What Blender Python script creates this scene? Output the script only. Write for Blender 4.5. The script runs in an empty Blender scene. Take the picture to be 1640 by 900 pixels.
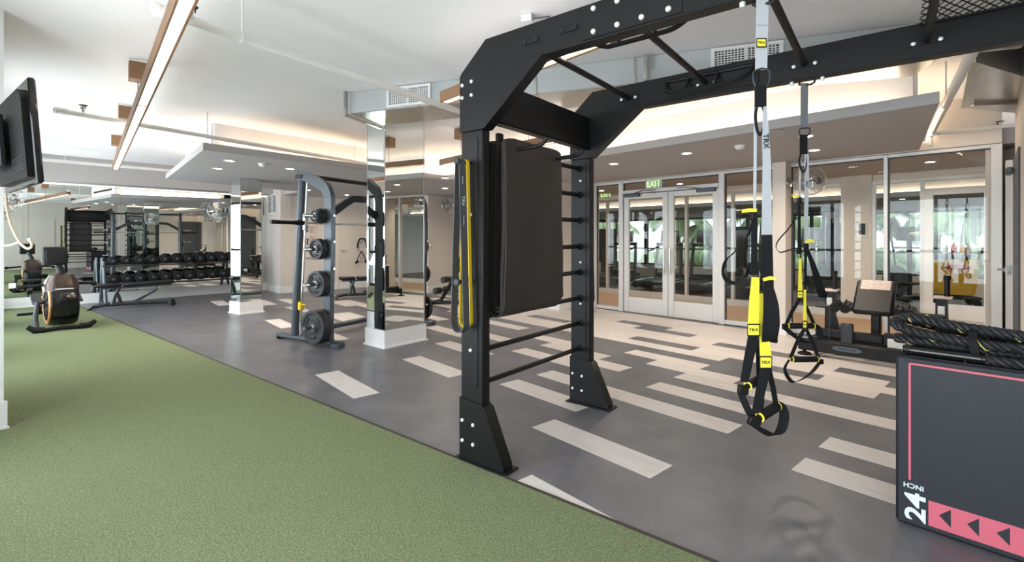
import bpy, math, random
from mathutils import Vector, Matrix
random.seed(7)
SC = bpy.context.scene
COL = SC.collection

# ------------------------------------------------------------------ camera, world, light, exposure
F, Y0, H = 771.4, 382.0, 1.32          # focal length in px (1640 wide), horizon row, eye height
cam = bpy.data.cameras.new('camera'); camo = bpy.data.objects.new('camera', cam); COL.objects.link(camo)
cam.sensor_width = 36.0; cam.lens = 36.0 * F / 1640.0; cam.shift_y = -(450 - Y0) / 1640.0
cam.clip_start = 0.03; cam.clip_end = 200
camo.location = (0, 0, H); camo.rotation_euler = (math.pi / 2, 0, 0)
SC.camera = camo
SC.view_settings.view_transform = 'Standard'; SC.view_settings.look = 'None'
SC.view_settings.gamma = 1.0; SC.view_settings.use_curve_mapping = False
SC.view_settings.exposure = 0.56
SC.cycles.use_denoising = True
SC.cycles.max_bounces = 10; SC.cycles.diffuse_bounces = 4; SC.cycles.glossy_bounces = 6
SC.cycles.transparent_max_bounces = 16; SC.cycles.transmission_bounces = 4
SC.cycles.caustics_reflective = False; SC.cycles.caustics_refractive = False
SC.cycles.sample_clamp_indirect = 6.0

W = bpy.data.worlds.new('world'); SC.world = W; W.use_nodes = True
nt = W.node_tree; nt.nodes.clear()
wo = nt.nodes.new('ShaderNodeOutputWorld'); bg = nt.nodes.new('ShaderNodeBackground')
bg.inputs[0].default_value = (0.90, 0.95, 1.0, 1); bg.inputs[1].default_value = 1.8
nt.links.new(bg.outputs[0], wo.inputs[0])

# the room's own frame: s runs along the glass wall towards the camera's right, n from the glass wall into the room
G0 = Vector((1.557, 9.24, 0)); GS = Vector((0.6884, -0.7254, 0)).normalized(); GN = Vector((-GS.y * -1, 0, 0))
GN = Vector((GS.y, -GS.x, 0))          # (-.7254,-.6884): into the room
def G(s, n, z=0.0):
    p = G0 + GS * s + GN * n
    return Vector((p.x, p.y, z))
GROT = math.atan2(GS.y, GS.x)

def area(name, loc, direction, sx, sy, power, color, spread=math.pi):
    l = bpy.data.lights.new(name, 'AREA'); l.shape = 'RECTANGLE'; l.size = sx; l.size_y = sy
    l.energy = power; l.color = color; l.spread = spread
    o = bpy.data.objects.new(name, l); COL.objects.link(o); o.location = loc
    o.rotation_euler = Vector(direction).to_track_quat('-Z', 'Y').to_euler()
    return o
V3 = Vector
# daylight outside the tall windows of the wall behind the camera
WIN_N = 8.30
DAY = (0.86, 0.93, 1.0)
WINS = [(-6.2, 1.9), (-3.6, 1.9), (-1.3, 1.4), (2.0, 1.4), (4.2, 1.9), (6.8, 1.9)]   # centre s, width
for sc_, w_ in WINS:
    area('window_daylight', G(sc_, WIN_N + 0.22, 1.28), -GN, w_, 2.2, 34 * w_, DAY)
    area('ceiling_fill', G(sc_, WIN_N + 0.34, 1.30), -GN + V3((0, 0, .55)), w_, 1.4, 5.5 * w_, (1.0, .97, .97))     # added fill lamp, tilted up to brighten the ceiling
# ------------------------------------------------------------------ pixel helpers (a photo pixel on a plane of known height or depth)
def fl(px, py, z=0.0):
    Y = F * (H - z) / (py - Y0)
    return Vector(((px - 820) / F * Y, Y, z))
def at(px, py, Y):
    return Vector(((px - 820) / F * Y, Y, H + (Y0 - py) / F * Y))

# ------------------------------------------------------------------ mesh builder
def frames(path, closed=False):
    n = len(path); T = []
    for i in range(n):
        a = path[(i - 1) % n] if (closed or i > 0) else path[0]
        b = path[(i + 1) % n] if (closed or i < n - 1) else path[-1]
        t = (b - a); T.append(t.normalized() if t.length > 1e-9 else Vector((0, 0, 1)))
    ref = Vector((0, 0, 1)) if abs(T[0].z) < 0.9 else Vector((1, 0, 0))
    N = [(ref - T[0] * ref.dot(T[0])).normalized()]
    for i in range(1, n):
        q = N[-1] - T[i] * N[-1].dot(T[i])
        N.append(q.normalized() if q.length > 1e-6 else N[-1])
    return T, N

class MB:
    def __init__(self): self.v = []; self.f = []; self.s = []
    def add(self, vs, fs, sm=False):
        k = len(self.v); self.v += [tuple(p) for p in vs]
        for f in fs: self.f.append(tuple(i + k for i in f)); self.s.append(sm)
        return self
    def box(self, c, d, bev=0.0, M=None):
        c = Vector(c); hx, hy, hz = d[0] / 2, d[1] / 2, d[2] / 2
        if bev <= 0:
            vs = [Vector((x * hx, y * hy, z * hz)) for x in (-1, 1) for y in (-1, 1) for z in (-1, 1)]
            fs = [(0, 1, 3, 2), (4, 6, 7, 5), (0, 4, 5, 1), (2, 3, 7, 6), (0, 2, 6, 4), (1, 5, 7, 3)]
        else:
            b = min(bev, hx * .98, hy * .98, hz * .98); vs = []; idx = {}
            for x in (-1, 1):
                for y in (-1, 1):
                    for z in (-1, 1):
                        for a in range(3):
                            p = [x * (hx - b), y * (hy - b), z * (hz - b)]
                            p[a] = (x * hx, y * hy, z * hz)[a]
                            idx[(x, y, z, a)] = len(vs); vs.append(Vector(p))
            fs = []
            I = lambda x, y, z, a: idx[(x, y, z, a)]
            for q in (-1, 1):
                fs.append([I(q, -1, -1, 0), I(q, 1, -1, 0), I(q, 1, 1, 0), I(q, -1, 1, 0)])
                fs.append([I(-1, q, -1, 1), I(-1, q, 1, 1), I(1, q, 1, 1), I(1, q, -1, 1)])
                fs.append([I(-1, -1, q, 2), I(1, -1, q, 2), I(1, 1, q, 2), I(-1, 1, q, 2)])
            for p in (-1, 1):
                for q in (-1, 1):
                    fs.append([I(p, q, -1, 0), I(p, q, 1, 0), I(p, q, 1, 1), I(p, q, -1, 1)])
                    fs.append([I(p, -1, q, 0), I(p, 1, q, 0), I(p, 1, q, 2), I(p, -1, q, 2)])
                    fs.append([I(-1, p, q, 1), I(1, p, q, 1), I(1, p, q, 2), I(-1, p, q, 2)])
            for x in (-1, 1):
                for y in (-1, 1):
                    for z in (-1, 1): fs.append([I(x, y, z, 0), I(x, y, z, 1), I(x, y, z, 2)])
            ff = []
            for f in fs:
                cc = sum((vs[i] for i in f), Vector()) / len(f)
                nn = (vs[f[1]] - vs[f[0]]).cross(vs[f[2]] - vs[f[0]])
                ff.append(tuple(f) if nn.dot(cc) > 0 else tuple(reversed(f)))
            fs = ff
        if M is not None: vs = [M @ p for p in vs]
        return self.add([p + c for p in vs], fs)
    def bar(self, p0, p1, w, h, up=(0, 0, 1), bev=0.0):     # rectangular bar from p0 to p1
        p0 = Vector(p0); p1 = Vector(p1); x = (p1 - p0); L = x.length; x.normalize()
        up = Vector(up)
        if abs(up.dot(x)) > .99: up = Vector((1, 0, 0))
        y = up.cross(x).normalized(); z = x.cross(y)
        M = Matrix((x, y, z)).transposed()
        return self.box((p0 + p1) / 2, (L, w, h), bev, M)
    def cyl(self, p0, p1, r0, r1=None, n=14, caps=True):
        p0 = Vector(p0); p1 = Vector(p1); r1 = r0 if r1 is None else r1
        d = (p1 - p0).normalized(); ref = Vector((0, 0, 1)) if abs(d.z) < .9 else Vector((1, 0, 0))
        a = ref.cross(d).normalized(); b = d.cross(a); vs = []
        for k in range(n):
            t = 2 * math.pi * k / n; e = a * math.cos(t) + b * math.sin(t)
            vs += [p0 + e * r0, p1 + e * r1]
        self.add(vs, [(2 * k, 2 * ((k + 1) % n), 2 * ((k + 1) % n) + 1, 2 * k + 1) for k in range(n)], True)
        if caps:
            self.add([vs[2 * k] for k in range(n)], [tuple(range(n - 1, -1, -1))])
            self.add([vs[2 * k + 1] for k in range(n)], [tuple(range(n))])
        return self
    def tube(self, path, r, n=8, closed=False, flat=1.0, caps=True):
        path = [Vector(p) for p in path]; T, N = frames(path, closed); m = len(path); vs = []
        rr = r if isinstance(r, (list, tuple)) else [r] * m
        for i in range(m):
            B = T[i].cross(N[i])
            for k in range(n):
                t = 2 * math.pi * k / n
                vs.append(path[i] + N[i] * (rr[i] * math.cos(t)) + B * (rr[i] * flat * math.sin(t)))
        fs = []
        for i in range(m if closed else m - 1):
            j = (i + 1) % m
            for k in range(n):
                l = (k + 1) % n; fs.append((i * n + k, i * n + l, j * n + l, j * n + k))
        self.add(vs, fs, True)
        if not closed and caps:
            self.add(vs[:n], [tuple(range(n - 1, -1, -1))]); self.add(vs[-n:], [tuple(range(n))])
        return self
    def strap(self, path, w, th, wd, closed=False):          # flat webbing: width direction wd (one or per point)
        path = [Vector(p) for p in path]; m = len(path)
        ww = w if isinstance(w, (list, tuple)) else [w] * m
        wds = [Vector(q).normalized() for q in wd] if isinstance(wd, list) else [Vector(wd).normalized()] * m
        T, _ = frames(path, closed); vs = []
        for i in range(m):
            a = wds[i]; a = (a - T[i] * a.dot(T[i]));  a = a.normalized() if a.length > 1e-6 else Vector((1, 0, 0))
            b = T[i].cross(a).normalized()
            for sa, sb in ((-1, -1), (1, -1), (1, 1), (-1, 1)): vs.append(path[i] + a * (sa * ww[i] / 2) + b * (sb * th / 2))
        fs = []
        for i in range(m if closed else m - 1):
            j = (i + 1) % m
            for k in range(4):
                l = (k + 1) % 4; fs.append((i * 4 + k, i * 4 + l, j * 4 + l, j * 4 + k))
        if not closed: fs += [(3, 2, 1, 0), tuple((m - 1) * 4 + k for k in range(4))]
        return self.add(vs, fs, False)
    def prism(self, poly, o, ex, ey, ez, t):                  # polygon (a,b) in plane ex,ey, extruded t along ez
        o = Vector(o); ex = Vector(ex); ey = Vector(ey); ez = Vector(ez); n = len(poly)
        a = [o + ex * p[0] + ey * p[1] for p in poly]; b = [p + ez * t for p in a]
        fs = [tuple(range(n - 1, -1, -1)), tuple(range(n, 2 * n))] + [(k, (k + 1) % n, n + (k + 1) % n, n + k) for k in range(n)]
        return self.add(a + b, fs)
    def slab(self, pts, z0, z1):                              # horizontal polygon between two heights
        return self.prism([(p[0], p[1]) for p in pts], (0, 0, z0), (1, 0, 0), (0, 1, 0), (0, 0, 1), z1 - z0)
    def lathe(self, prof, o, axis, n=24):                     # prof: (radius, distance along axis)
        o = Vector(o); d = Vector(axis).normalized(); ref = Vector((0, 0, 1)) if abs(d.z) < .9 else Vector((1, 0, 0))
        a = ref.cross(d).normalized(); b = d.cross(a); vs = []; m = len(prof)
        for k in range(n):
            t = 2 * math.pi * k / n; e = a * math.cos(t) + b * math.sin(t)
            for r, z in prof: vs.append(o + d * z + e * r)
        fs = []
        for k in range(n):
            l = (k + 1) % n
            for i in range(m - 1): fs.append((k * m + i, l * m + i, l * m + i + 1, k * m + i + 1))
        self.add(vs, fs, True)
        return self
    def ball(self, c, r, n=10, m=6, sq=(1, 1, 1)):
        c = Vector(c); vs = []; fs = []
        for i in range(m + 1):
            ph = math.pi * i / m
            for k in range(n):
                t = 2 * math.pi * k / n
                vs.append(c + Vector((r * sq[0] * math.sin(ph) * math.cos(t), r * sq[1] * math.sin(ph) * math.sin(t), r * sq[2] * math.cos(ph))))
        for i in range(m):
            for k in range(n):
                l = (k + 1) % n; fs.append((i * n + k, (i + 1) * n + k, (i + 1) * n + l, i * n + l))
        return self.add(vs, fs, True)
    def mesh(self, name, mat):
        me = bpy.data.meshes.new(name); me.from_pydata(self.v, [], self.f)
        me.polygons.foreach_set('use_smooth', self.s)
        me.materials.append(mat); me.update()
        import bmesh
        bm = bmesh.new(); bm.from_mesh(me); bmesh.ops.recalc_face_normals(bm, faces=bm.faces); bm.to_mesh(me); bm.free()
        try: me.set_sharp_from_angle(angle=math.radians(40))
        except Exception: pass
        return me
    def build(self, name, mat, parent=None, label=None):
        o = bpy.data.objects.new(name, self.mesh(name, mat)); COL.objects.link(o)
        if parent is not None: o.parent = parent
        if label: o['label'] = label
        return o

def tag(o, label=None, cat=None, group=None, kind=None):
    if label: o['label'] = label
    if cat: o['category'] = cat
    if group: o['group'] = group
    if kind: o['kind'] = kind
    return o
def thing(name, label, cat, loc=(0, 0, 0), rz=0.0, group=None):
    o = bpy.data.objects.new(name, None); COL.objects.link(o); o.empty_display_size = .1
    o.location = loc; o.rotation_euler = (0, 0, rz)
    return tag(o, label, cat, group)
def struct(o): o['kind'] = 'structure'; return o
def dup_mesh(src, name, parent=None, loc=(0, 0, 0), rot=(0, 0, 0)):
    c = src.copy(); COL.objects.link(c); c.name = name; c.parent = parent; c.location = loc; c.rotation_euler = rot
    return c
def copy_tree(o, parent=None):
    c = o.copy(); COL.objects.link(c); c.parent = parent
    for ch in list(o.children): copy_tree(ch, c)
    return c
def text(name, body, size, mat, parent, loc, rot, ext=0.0006, bold=0.0, align='CENTER', sx=1.0):
    c = bpy.data.curves.new(name, 'FONT'); c.body = body; c.size = size; c.extrude = ext; c.offset = bold; c.resolution_u = 3
    c.align_x = align; c.align_y = 'CENTER'
    t = bpy.data.objects.new(name, c); COL.objects.link(t)
    bpy.context.view_layer.update(); dg = bpy.context.evaluated_depsgraph_get()
    me = bpy.data.meshes.new_from_object(t.evaluated_get(dg)); bpy.data.objects.remove(t); bpy.data.curves.remove(c)
    me.materials.clear(); me.materials.append(mat); me.name = name
    o = bpy.data.objects.new(name, me); COL.objects.link(o); o.parent = parent
    o.matrix_local = Matrix.Translation(loc) @ rot.to_4x4() @ Matrix.Diagonal((sx, 1, 1, 1))
    return o
def basis(x, y, z): return Matrix((Vector(x), Vector(y), Vector(z))).transposed()
V = Vector
ORD = ['first', 'second', 'third', 'fourth', 'fifth', 'sixth', 'seventh', 'eighth', 'ninth', 'tenth', 'eleventh', 'twelfth']

# ------------------------------------------------------------------ materials
def srgb(r, g, b):
    f = lambda c: (c / 255 / 12.92) if c / 255 <= .04045 else ((c / 255 + .055) / 1.055) ** 2.4
    return (f(r), f(g), f(b), 1)
def mat(name, col, rough=.5, metal=0.0, var=0.0, scale=8.0, bump=0.0, bscale=60.0, spec=.5, emit=None, es=0.0, coat=0.0, stretch=None, rand=0.0, detail=4.0):
    m = bpy.data.materials.new(name); m.use_nodes = True; t = m.node_tree; b = t.nodes['Principled BSDF']
    c = srgb(*col)
    b.inputs['Base Color'].default_value = c; b.inputs['Roughness'].default_value = rough; b.inputs['Metallic'].default_value = metal
    b.inputs['Specular IOR Level'].default_value = spec; b.inputs['Coat Weight'].default_value = coat
    if emit:
        b.inputs['Emission Color'].default_value = srgb(*emit); b.inputs['Emission Strength'].default_value = es
    if var > 0 or bump > 0 or rand > 0:
        tc = t.nodes.new('ShaderNodeTexCoord'); src = tc.outputs['Object']
        if stretch:
            mp = t.nodes.new('ShaderNodeMapping'); mp.inputs['Scale'].default_value = stretch
            t.links.new(src, mp.inputs[0]); src = mp.outputs[0]
    if var > 0 or rand > 0:
        n = t.nodes.new('ShaderNodeTexNoise'); n.inputs['Scale'].default_value = scale; n.inputs['Detail'].default_value = detail; n.inputs['Roughness'].default_value = .6
        t.links.new(src, n.inputs['Vector'])
        mr = t.nodes.new('ShaderNodeMapRange'); mr.inputs[1].default_value = .3; mr.inputs[2].default_value = .7
        mr.inputs[3].default_value = 1 - var; mr.inputs[4].default_value = 1 + var
        t.links.new(n.outputs['Fac'], mr.inputs[0]); fac = mr.outputs[0]
        if rand > 0:
            oi = t.nodes.new('ShaderNodeObjectInfo'); m2 = t.nodes.new('ShaderNodeMapRange')
            m2.inputs[3].default_value = 1 - rand; m2.inputs[4].default_value = 1 + rand
            t.links.new(oi.outputs['Random'], m2.inputs[0])
            mu = t.nodes.new('ShaderNodeMath'); mu.operation = 'MULTIPLY'
            t.links.new(fac, mu.inputs[0]); t.links.new(m2.outputs[0], mu.inputs[1]); fac = mu.outputs[0]
        mx = t.nodes.new('ShaderNodeVectorMath'); mx.operation = 'SCALE'; mx.inputs[0].default_value = c[:3]
        t.links.new(fac, mx.inputs['Scale']); t.links.new(mx.outputs[0], b.inputs['Base Color'])
    if bump > 0:
        n2 = t.nodes.new('ShaderNodeTexNoise'); n2.inputs['Scale'].default_value = bscale; n2.inputs['Detail'].default_value = 3
        t.links.new(src, n2.inputs['Vector'])
        bp = t.nodes.new('ShaderNodeBump'); bp.inputs['Strength'].default_value = bump; bp.inputs['Distance'].default_value = .01
        t.links.new(n2.outputs['Fac'], bp.inputs['Height']); t.links.new(bp.outputs[0], b.inputs['Normal'])
    return m
def glass_mat(name, tint=(0.96, 0.98, 0.975), refl=0.85):
    m = bpy.data.materials.new(name); m.use_nodes = True; t = m.node_tree; t.nodes.clear()
    o = t.nodes.new('ShaderNodeOutputMaterial'); mx = t.nodes.new('ShaderNodeMixShader')
    tr = t.nodes.new('ShaderNodeBsdfTransparent'); gl = t.nodes.new('ShaderNodeBsdfGlossy'); lw = t.nodes.new('ShaderNodeLayerWeight')
    tr.inputs[0].default_value = (*tint, 1); gl.inputs['Roughness'].default_value = 0.0; gl.inputs[0].default_value = (refl, refl, refl, 1)
    lw.inputs[0].default_value = .5                       # facing is the same from both sides of the thin pane
    pw = t.nodes.new('ShaderNodeMath'); pw.operation = 'POWER'; pw.inputs[1].default_value = 5.0
    ma = t.nodes.new('ShaderNodeMath'); ma.operation = 'MULTIPLY_ADD'; ma.inputs[1].default_value = .8; ma.inputs[2].default_value = .02
    t.links.new(lw.outputs['Facing'], pw.inputs[0]); t.links.new(pw.outputs[0], ma.inputs[0])
    t.links.new(ma.outputs[0], mx.inputs[0]); t.links.new(tr.outputs[0], mx.inputs[1]); t.links.new(gl.outputs[0], mx.inputs[2]); t.links.new(mx.outputs[0], o.inputs[0])
    return m
def led_mat(name, col, es):
    m = bpy.data.materials.new(name); m.use_nodes = True; t = m.node_tree; t.nodes.clear()
    o = t.nodes.new('ShaderNodeOutputMaterial'); e = t.nodes.new('ShaderNodeEmission'); e.inputs[0].default_value = srgb(*col); e.inputs[1].default_value = es
    t.links.new(e.outputs[0], o.inputs[0]); return m

M = {}
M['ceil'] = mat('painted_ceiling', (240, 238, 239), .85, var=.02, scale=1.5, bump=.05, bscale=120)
M['wall'] = mat('beige_wall_paint', (217, 208, 200), .8, var=.015, scale=2, bump=.04, bscale=150)
M['white'] = mat('white_trim_paint', (232, 231, 230), .45)
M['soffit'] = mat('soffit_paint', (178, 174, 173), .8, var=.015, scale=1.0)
M['pipe'] = mat('white_pipe_paint', (228, 226, 222), .5)
M['frame'] = mat('brushed_frame_aluminium', (214, 212, 210), .4, metal=.25)
M['darkframe'] = mat('dark_window_frame', (38, 38, 40), .4)
M['mirror'] = mat('mirror_silver', (226, 232, 230), .004, metal=1.0)
M['floor'] = mat('charcoal_vinyl_floor', (100, 99, 104), .38, var=.24, scale=3.0, bump=.06, bscale=40, detail=12, spec=.45)
M['plank'] = mat('pale_oak_vinyl', (210, 202, 198), .42, var=.10, scale=14, bump=.05, bscale=50, stretch=(.22, 1.6, 1), rand=.05, detail=7)
M['turf'] = mat('green_turf', (116, 125, 93), .95, var=.46, scale=115, bump=.45, bscale=140, spec=.1, detail=5)
M['edge'] = mat('dark_turf_edging', (60, 52, 48), .7, var=.1)
M['corr'] = mat('corridor_oak', (176, 138, 104), .4, var=.12, scale=10, stretch=(.25, 2, 1), detail=6)
M['cardiofl'] = mat('cardio_floor_vinyl', (96, 86, 80), .5, var=.25, scale=2.2, stretch=(.3, 3, 1), detail=5)
M['galv'] = mat('galvanised_steel', (204, 203, 200), .24, metal=.95, var=.10, scale=5, detail=8)
M['ductw'] = mat('painted_duct_face', (186, 189, 190), .55, metal=.2, var=.03, scale=4)
M['black'] = mat('satin_black_powdercoat', (15, 15, 16), .46, var=.06, scale=60, bump=.02, bscale=400, spec=.32)
M['blackp'] = mat('black_plastic', (15, 15, 16), .5, spec=.3)
M['blackg'] = mat('gloss_black_plastic', (14, 14, 16), .18)
M['rubber'] = mat('black_rubber', (20, 20, 21), .7, bump=.1, bscale=200, spec=.3)
M['vinyl'] = mat('black_vinyl_pad', (20, 19, 20), .45, bump=.08, bscale=160, spec=.35)
M['matfoam'] = mat('charcoal_foam_mat', (44, 38, 36), .5, bump=.12, bscale=26, stretch=(1, 14, .6), var=.05, scale=10)
M['grey'] = mat('gunmetal_paint', (84, 90, 96), .38, metal=.5, var=.03, scale=20)
M['dgrey'] = mat('dark_grey_paint', (46, 48, 52), .45, metal=.2)
M['chrome'] = mat('chrome', (205, 206, 208), .14, metal=1.0)
M['bolt'] = mat('zinc_bolt', (226, 226, 224), .4, metal=.35)
M['yellow'] = mat('yellow_webbing', (240, 222, 60), .7, bump=.15, bscale=500)
M['bandy'] = mat('yellow_rubber_band', (232, 196, 34), .55)
M['bandg'] = mat('grey_rubber_band', (70, 71, 74), .6)
M['web'] = mat('black_webbing', (20, 21, 24), .75, bump=.2, bscale=600, spec=.25)
M['webg'] = mat('grey_webbing', (176, 178, 184), .75, bump=.2, bscale=600)
M['webd'] = mat('dark_grey_webbing', (112, 113, 117), .75, bump=.2, bscale=600)
M['label'] = mat('yellow_label', (240, 225, 70), .6)
M['ink'] = mat('black_ink', (20, 20, 20), .6)
M['wink'] = mat('white_ink', (226, 236, 244), .5)
M['pink'] = mat('coral_print', (206, 98, 116), .55)
M['box'] = mat('slate_vinyl_box', (33, 36, 44), .55, bump=.12, bscale=240, var=.03, scale=30)
M['wood'] = mat('walnut_veneer', (132, 99, 72), .5, var=.12, scale=9, stretch=(.2, 3, 3), detail=6)
M['led'] = led_mat('led_diffuser', (255, 244, 228), 7.0)
M['added_glow'] = led_mat('added_glow_strip', (255, 246, 236), 4.2)  # glow added on the pendant tops to brighten the ceiling
M['mline'] = led_mat('mirror_line_led', (255, 240, 220), 3.2)
M['cove'] = led_mat('cove_led', (255, 230, 196), 21.0)
M['cove2'] = led_mat('cardio_cove_led', (255, 230, 200), 16.0)
M['down'] = led_mat('downlight_lens', (255, 246, 232), 22.0)
M['exit'] = led_mat('exit_sign_glow', (206, 250, 150), 1.0)
M['exitb'] = mat('exit_sign_panel', (196, 214, 205), .3)
M['glass'] = glass_mat('clear_glass')
M['iron'] = mat('cast_iron_plate', (38, 39, 42), .5, var=.05, scale=30, bump=.05, bscale=80)
M['copper'] = mat('copper_bronze_gloss', (62, 47, 38), .3, metal=.3)
M['orange'] = mat('orange_ring', (196, 142, 84), .35, metal=.3)
M['paper'] = mat('white_paper', (228, 226, 222), .7)
M['cream'] = mat('cream_cord', (196, 178, 152), .5)
M['cart'] = mat('yellow_cart_vinyl', (226, 172, 40), .55, var=.05, scale=6)
M['red'] = mat('red_label', (196, 60, 48), .6)
M['leafa'] = mat('palm_green', (128, 150, 108), .6, var=.2, scale=3)
M['trunk'] = mat('palm_trunk', (120, 104, 88), .9, var=.2, scale=12)
M['hedge'] = mat('outdoor_ground', (150, 160, 138), .9, var=.2, scale=2)
M['doorp'] = mat('cream_door_paint', (222, 212, 202), .5)
M['greydoor'] = mat('slate_door_paint', (74, 78, 86), .5)
M['screen'] = mat('dark_glass_screen', (10, 11, 13), .12, spec=.6)
M['poster'] = mat('instruction_placard', (196, 178, 168), .5, var=.25, scale=40)
# ================================================================== THE SETTING
GR = basis(GS, -GN, (0, 0, 1)) if (GS.cross(-GN)).z > 0 else basis(GS, GN, (0, 0, 1))
def gbox(mb, s0, s1, n0, n1, z0, z1, bev=0.0):
    c = G((s0 + s1) / 2, (n0 + n1) / 2, (z0 + z1) / 2)
    return mb.box(c, (abs(s1 - s0), abs(n1 - n0), abs(z1 - z0)), bev, GR)
def gb(name, m, s0, s1, n0, n1, z0, z1, parent=None, bev=0.0): return gbox(MB(), s0, s1, n0, n1, z0, z1, bev).build(name, m, parent)
def sg(px, n=0.0):
    r = (px - 820) / F; p = G(0, n)
    return (p.y * r - p.x) / (GS.x - GS.y * r)

S_MIR, S_R, Z_C, Z_S = -7.50, 8.60, 2.90, 2.37
# mirror wall frame: t along the wall to the right, o out into the room
MD = V((math.sin(math.radians(42.5)), math.cos(math.radians(42.5)), 0)); MN = V((MD.y, -MD.x, 0)); M0 = fl(128, 486.5); MROT = math.atan2(MN.y, MN.x)
MR_ = basis(MN, MD, (0, 0, 1))
def mb_(name, m, o0, o1, t0, t1, z0, z1, parent=None, bev=0.0):
    c = M0 + MN * ((o0 + o1) / 2) + MD * ((t0 + t1) / 2); c.z = (z0 + z1) / 2
    return MB().box(c, (abs(o1 - o0), abs(t1 - t0), abs(z1 - z0)), bev, MR_).build(name, m, parent)
MT0, MT1 = -1.62, 3.75
# --- floors
floor = struct(gb('floor', M['floor'], -8.2, S_R + .2, 0.0, 8.9, -.12, 0))
struct(gb('floor_corridor', M['corr'], -8.2, S_R + .2, -2.2, 0.0, -.12, 0))
struct(gb('floor_cardio', M['cardiofl'], -8.2, S_R + .2, -7.7, -2.2, -.12, 0))

# planks: rows measured from the photo; each pale plank is a board of its own, a hair proud of the charcoal floor
pt = math.radians(-41.0); PU = V((-math.sin(pt), -math.cos(pt), 0)); PV = V((math.cos(pt), -math.sin(pt), 0))
PW, PL, PA0, PB0 = .2312, .92, -1.04, 2.312
rows = {
 -3: [(-4.77, -3.85), (-1.96, -1.04)], -2: [(-11.8, -10.88)], -1: [(-8.48, -7.56)], 0: [(-2.45, -1.50), (-7.10, -6.18)], 1: [(-4.76, -3.84), (-11.26, -10.34)],
 2: [(-3.37, -2.45), (-9.86, -8.94)], 3: [(-1.03, .81), (-11.2, -10.28), (-8.43, -7.51)], 4: [(-3.37, -1.50), (-5.21, -4.29), (-8.43, -7.51)], 5: [(-1.03, .81)],
 6: [(-4.27, -3.35), (-2.45, -1.53), (-6.25, -5.33), (-10.1, -9.18)], 7: [(-3.83, -2.91), (-5.67, -4.75), (-10.1, -8.26)], 8: [(-4.27, -3.35), (-2.45, .31), (-7.5, -6.6)],
 9: [(-4.69, -3.77), (-2.91, -1.99), (-8.4, -7.5)], 10: [(-3.35, -2.43), (-6.9, -5.18), (-9.9, -8.0)], 11: [(-1.96, -1.04), (-7.4, -6.5)],
 12: [(-9.0, -2.45), (-1.52, 1.0)], 13: [(-8.2, -3.80), (-2.90, -1.05)], 14: [(-9.2, -6.02), (-5.13, -1.52), (-.6, 1.2)], 15: [(-8.0, -2.89), (-1.97, .8)],
 16: [(-9.6, -4.2), (-3.3, 1.0)], 17: [(-9.0, -4.70), (-3.80, .6)], 18: [(-9.6, .4)], 19: [(-9.4, -6.5), (-5.6, .2)], 20: [(-9.0, -.4)], 21: [(-9.0, -.6)], 22: [(-9.0, -1.2)], 23: [(-9, -2)], 24: [(-9, -3)],
}
pm = MB().box((PL / 2, PW / 2, .0008), (PL - .002, PW - .002, .0016)).mesh('plank', M['plank'])
prot = math.atan2(PU.y, PU.x)
np_ = 0
for k, segs in rows.items():
    for a0, a1 in segs:
        a = a0
        while a < a1 - .02:
            ln = min(PL, a1 - a)
            p = PU * a + PV * (PB0 + k * PW)
            q = p - G0; sv, nv = q.dot(GS), q.dot(GN)
            q2 = p + PU * ln - G0; s2, n2 = q2.dot(GS), q2.dot(GN)
            q3 = p + PV * PW - G0; q4 = p + PU * ln + PV * PW - G0
            if min(nv, n2, q3.dot(GN), q4.dot(GN)) > .03 and min((c_ - M0).dot(MN) for c_ in (p, p + PU * ln, p + PV * PW)) > .06 and max(sv, s2) < 8.4 and not (nv < 1.15 and sv < -4.0) and not (nv < 3.7 and min(sv, s2) < -6.5):
                o = bpy.data.objects.new('plank', pm); COL.objects.link(o); o.parent = floor
                # PU x PV handedness: local y must run along PV
                sgn = 1 if PU.cross(PV).z > 0 else -1
                o.location = V((p.x, p.y, 0)) + (V((0, 0, 0)) if sgn > 0 else V((PV.x, PV.y, 0)) * PW)
                o.rotation_euler = (0, 0, prot); o.scale = (ln / PL, 1, 1); np_ += 1
            a += PL
# the narrow plank cut off by the turf edge is laid whole and the turf runs over it

# --- turf field and its edging
TE0 = fl(129, 491); TE1 = fl(1137, 900); td = (TE1 - TE0).normalized(); tn = V((td.y, -td.x, 0))
if tn.dot(V((-1, -1, 0))) < 0: tn = -tn
far = TE0 - td * ((TE0 - M0).dot(MN) - .02) / td.dot(MN)
near = TE0 + td * ((S_R - .05 - (TE0 - G0).dot(GS)) / td.dot(GS))
tl = M0 + MN * .02; tl = tl + MD * ((WIN_N - .02 - (tl - G0).dot(GN)) / MD.dot(GN))
turf = MB().slab([far, near, G(S_R - .05, WIN_N - .02), tl], .0015, .010).build('turf', M['turf'])
tag(turf, 'short green artificial turf covering the floor on the left', 'turf', kind='stuff')
struct(MB().bar(far + V((0, 0, .004)) , near + V((0, 0, .004)), .022, .014).build('trim_1', M['edge']))

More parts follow.
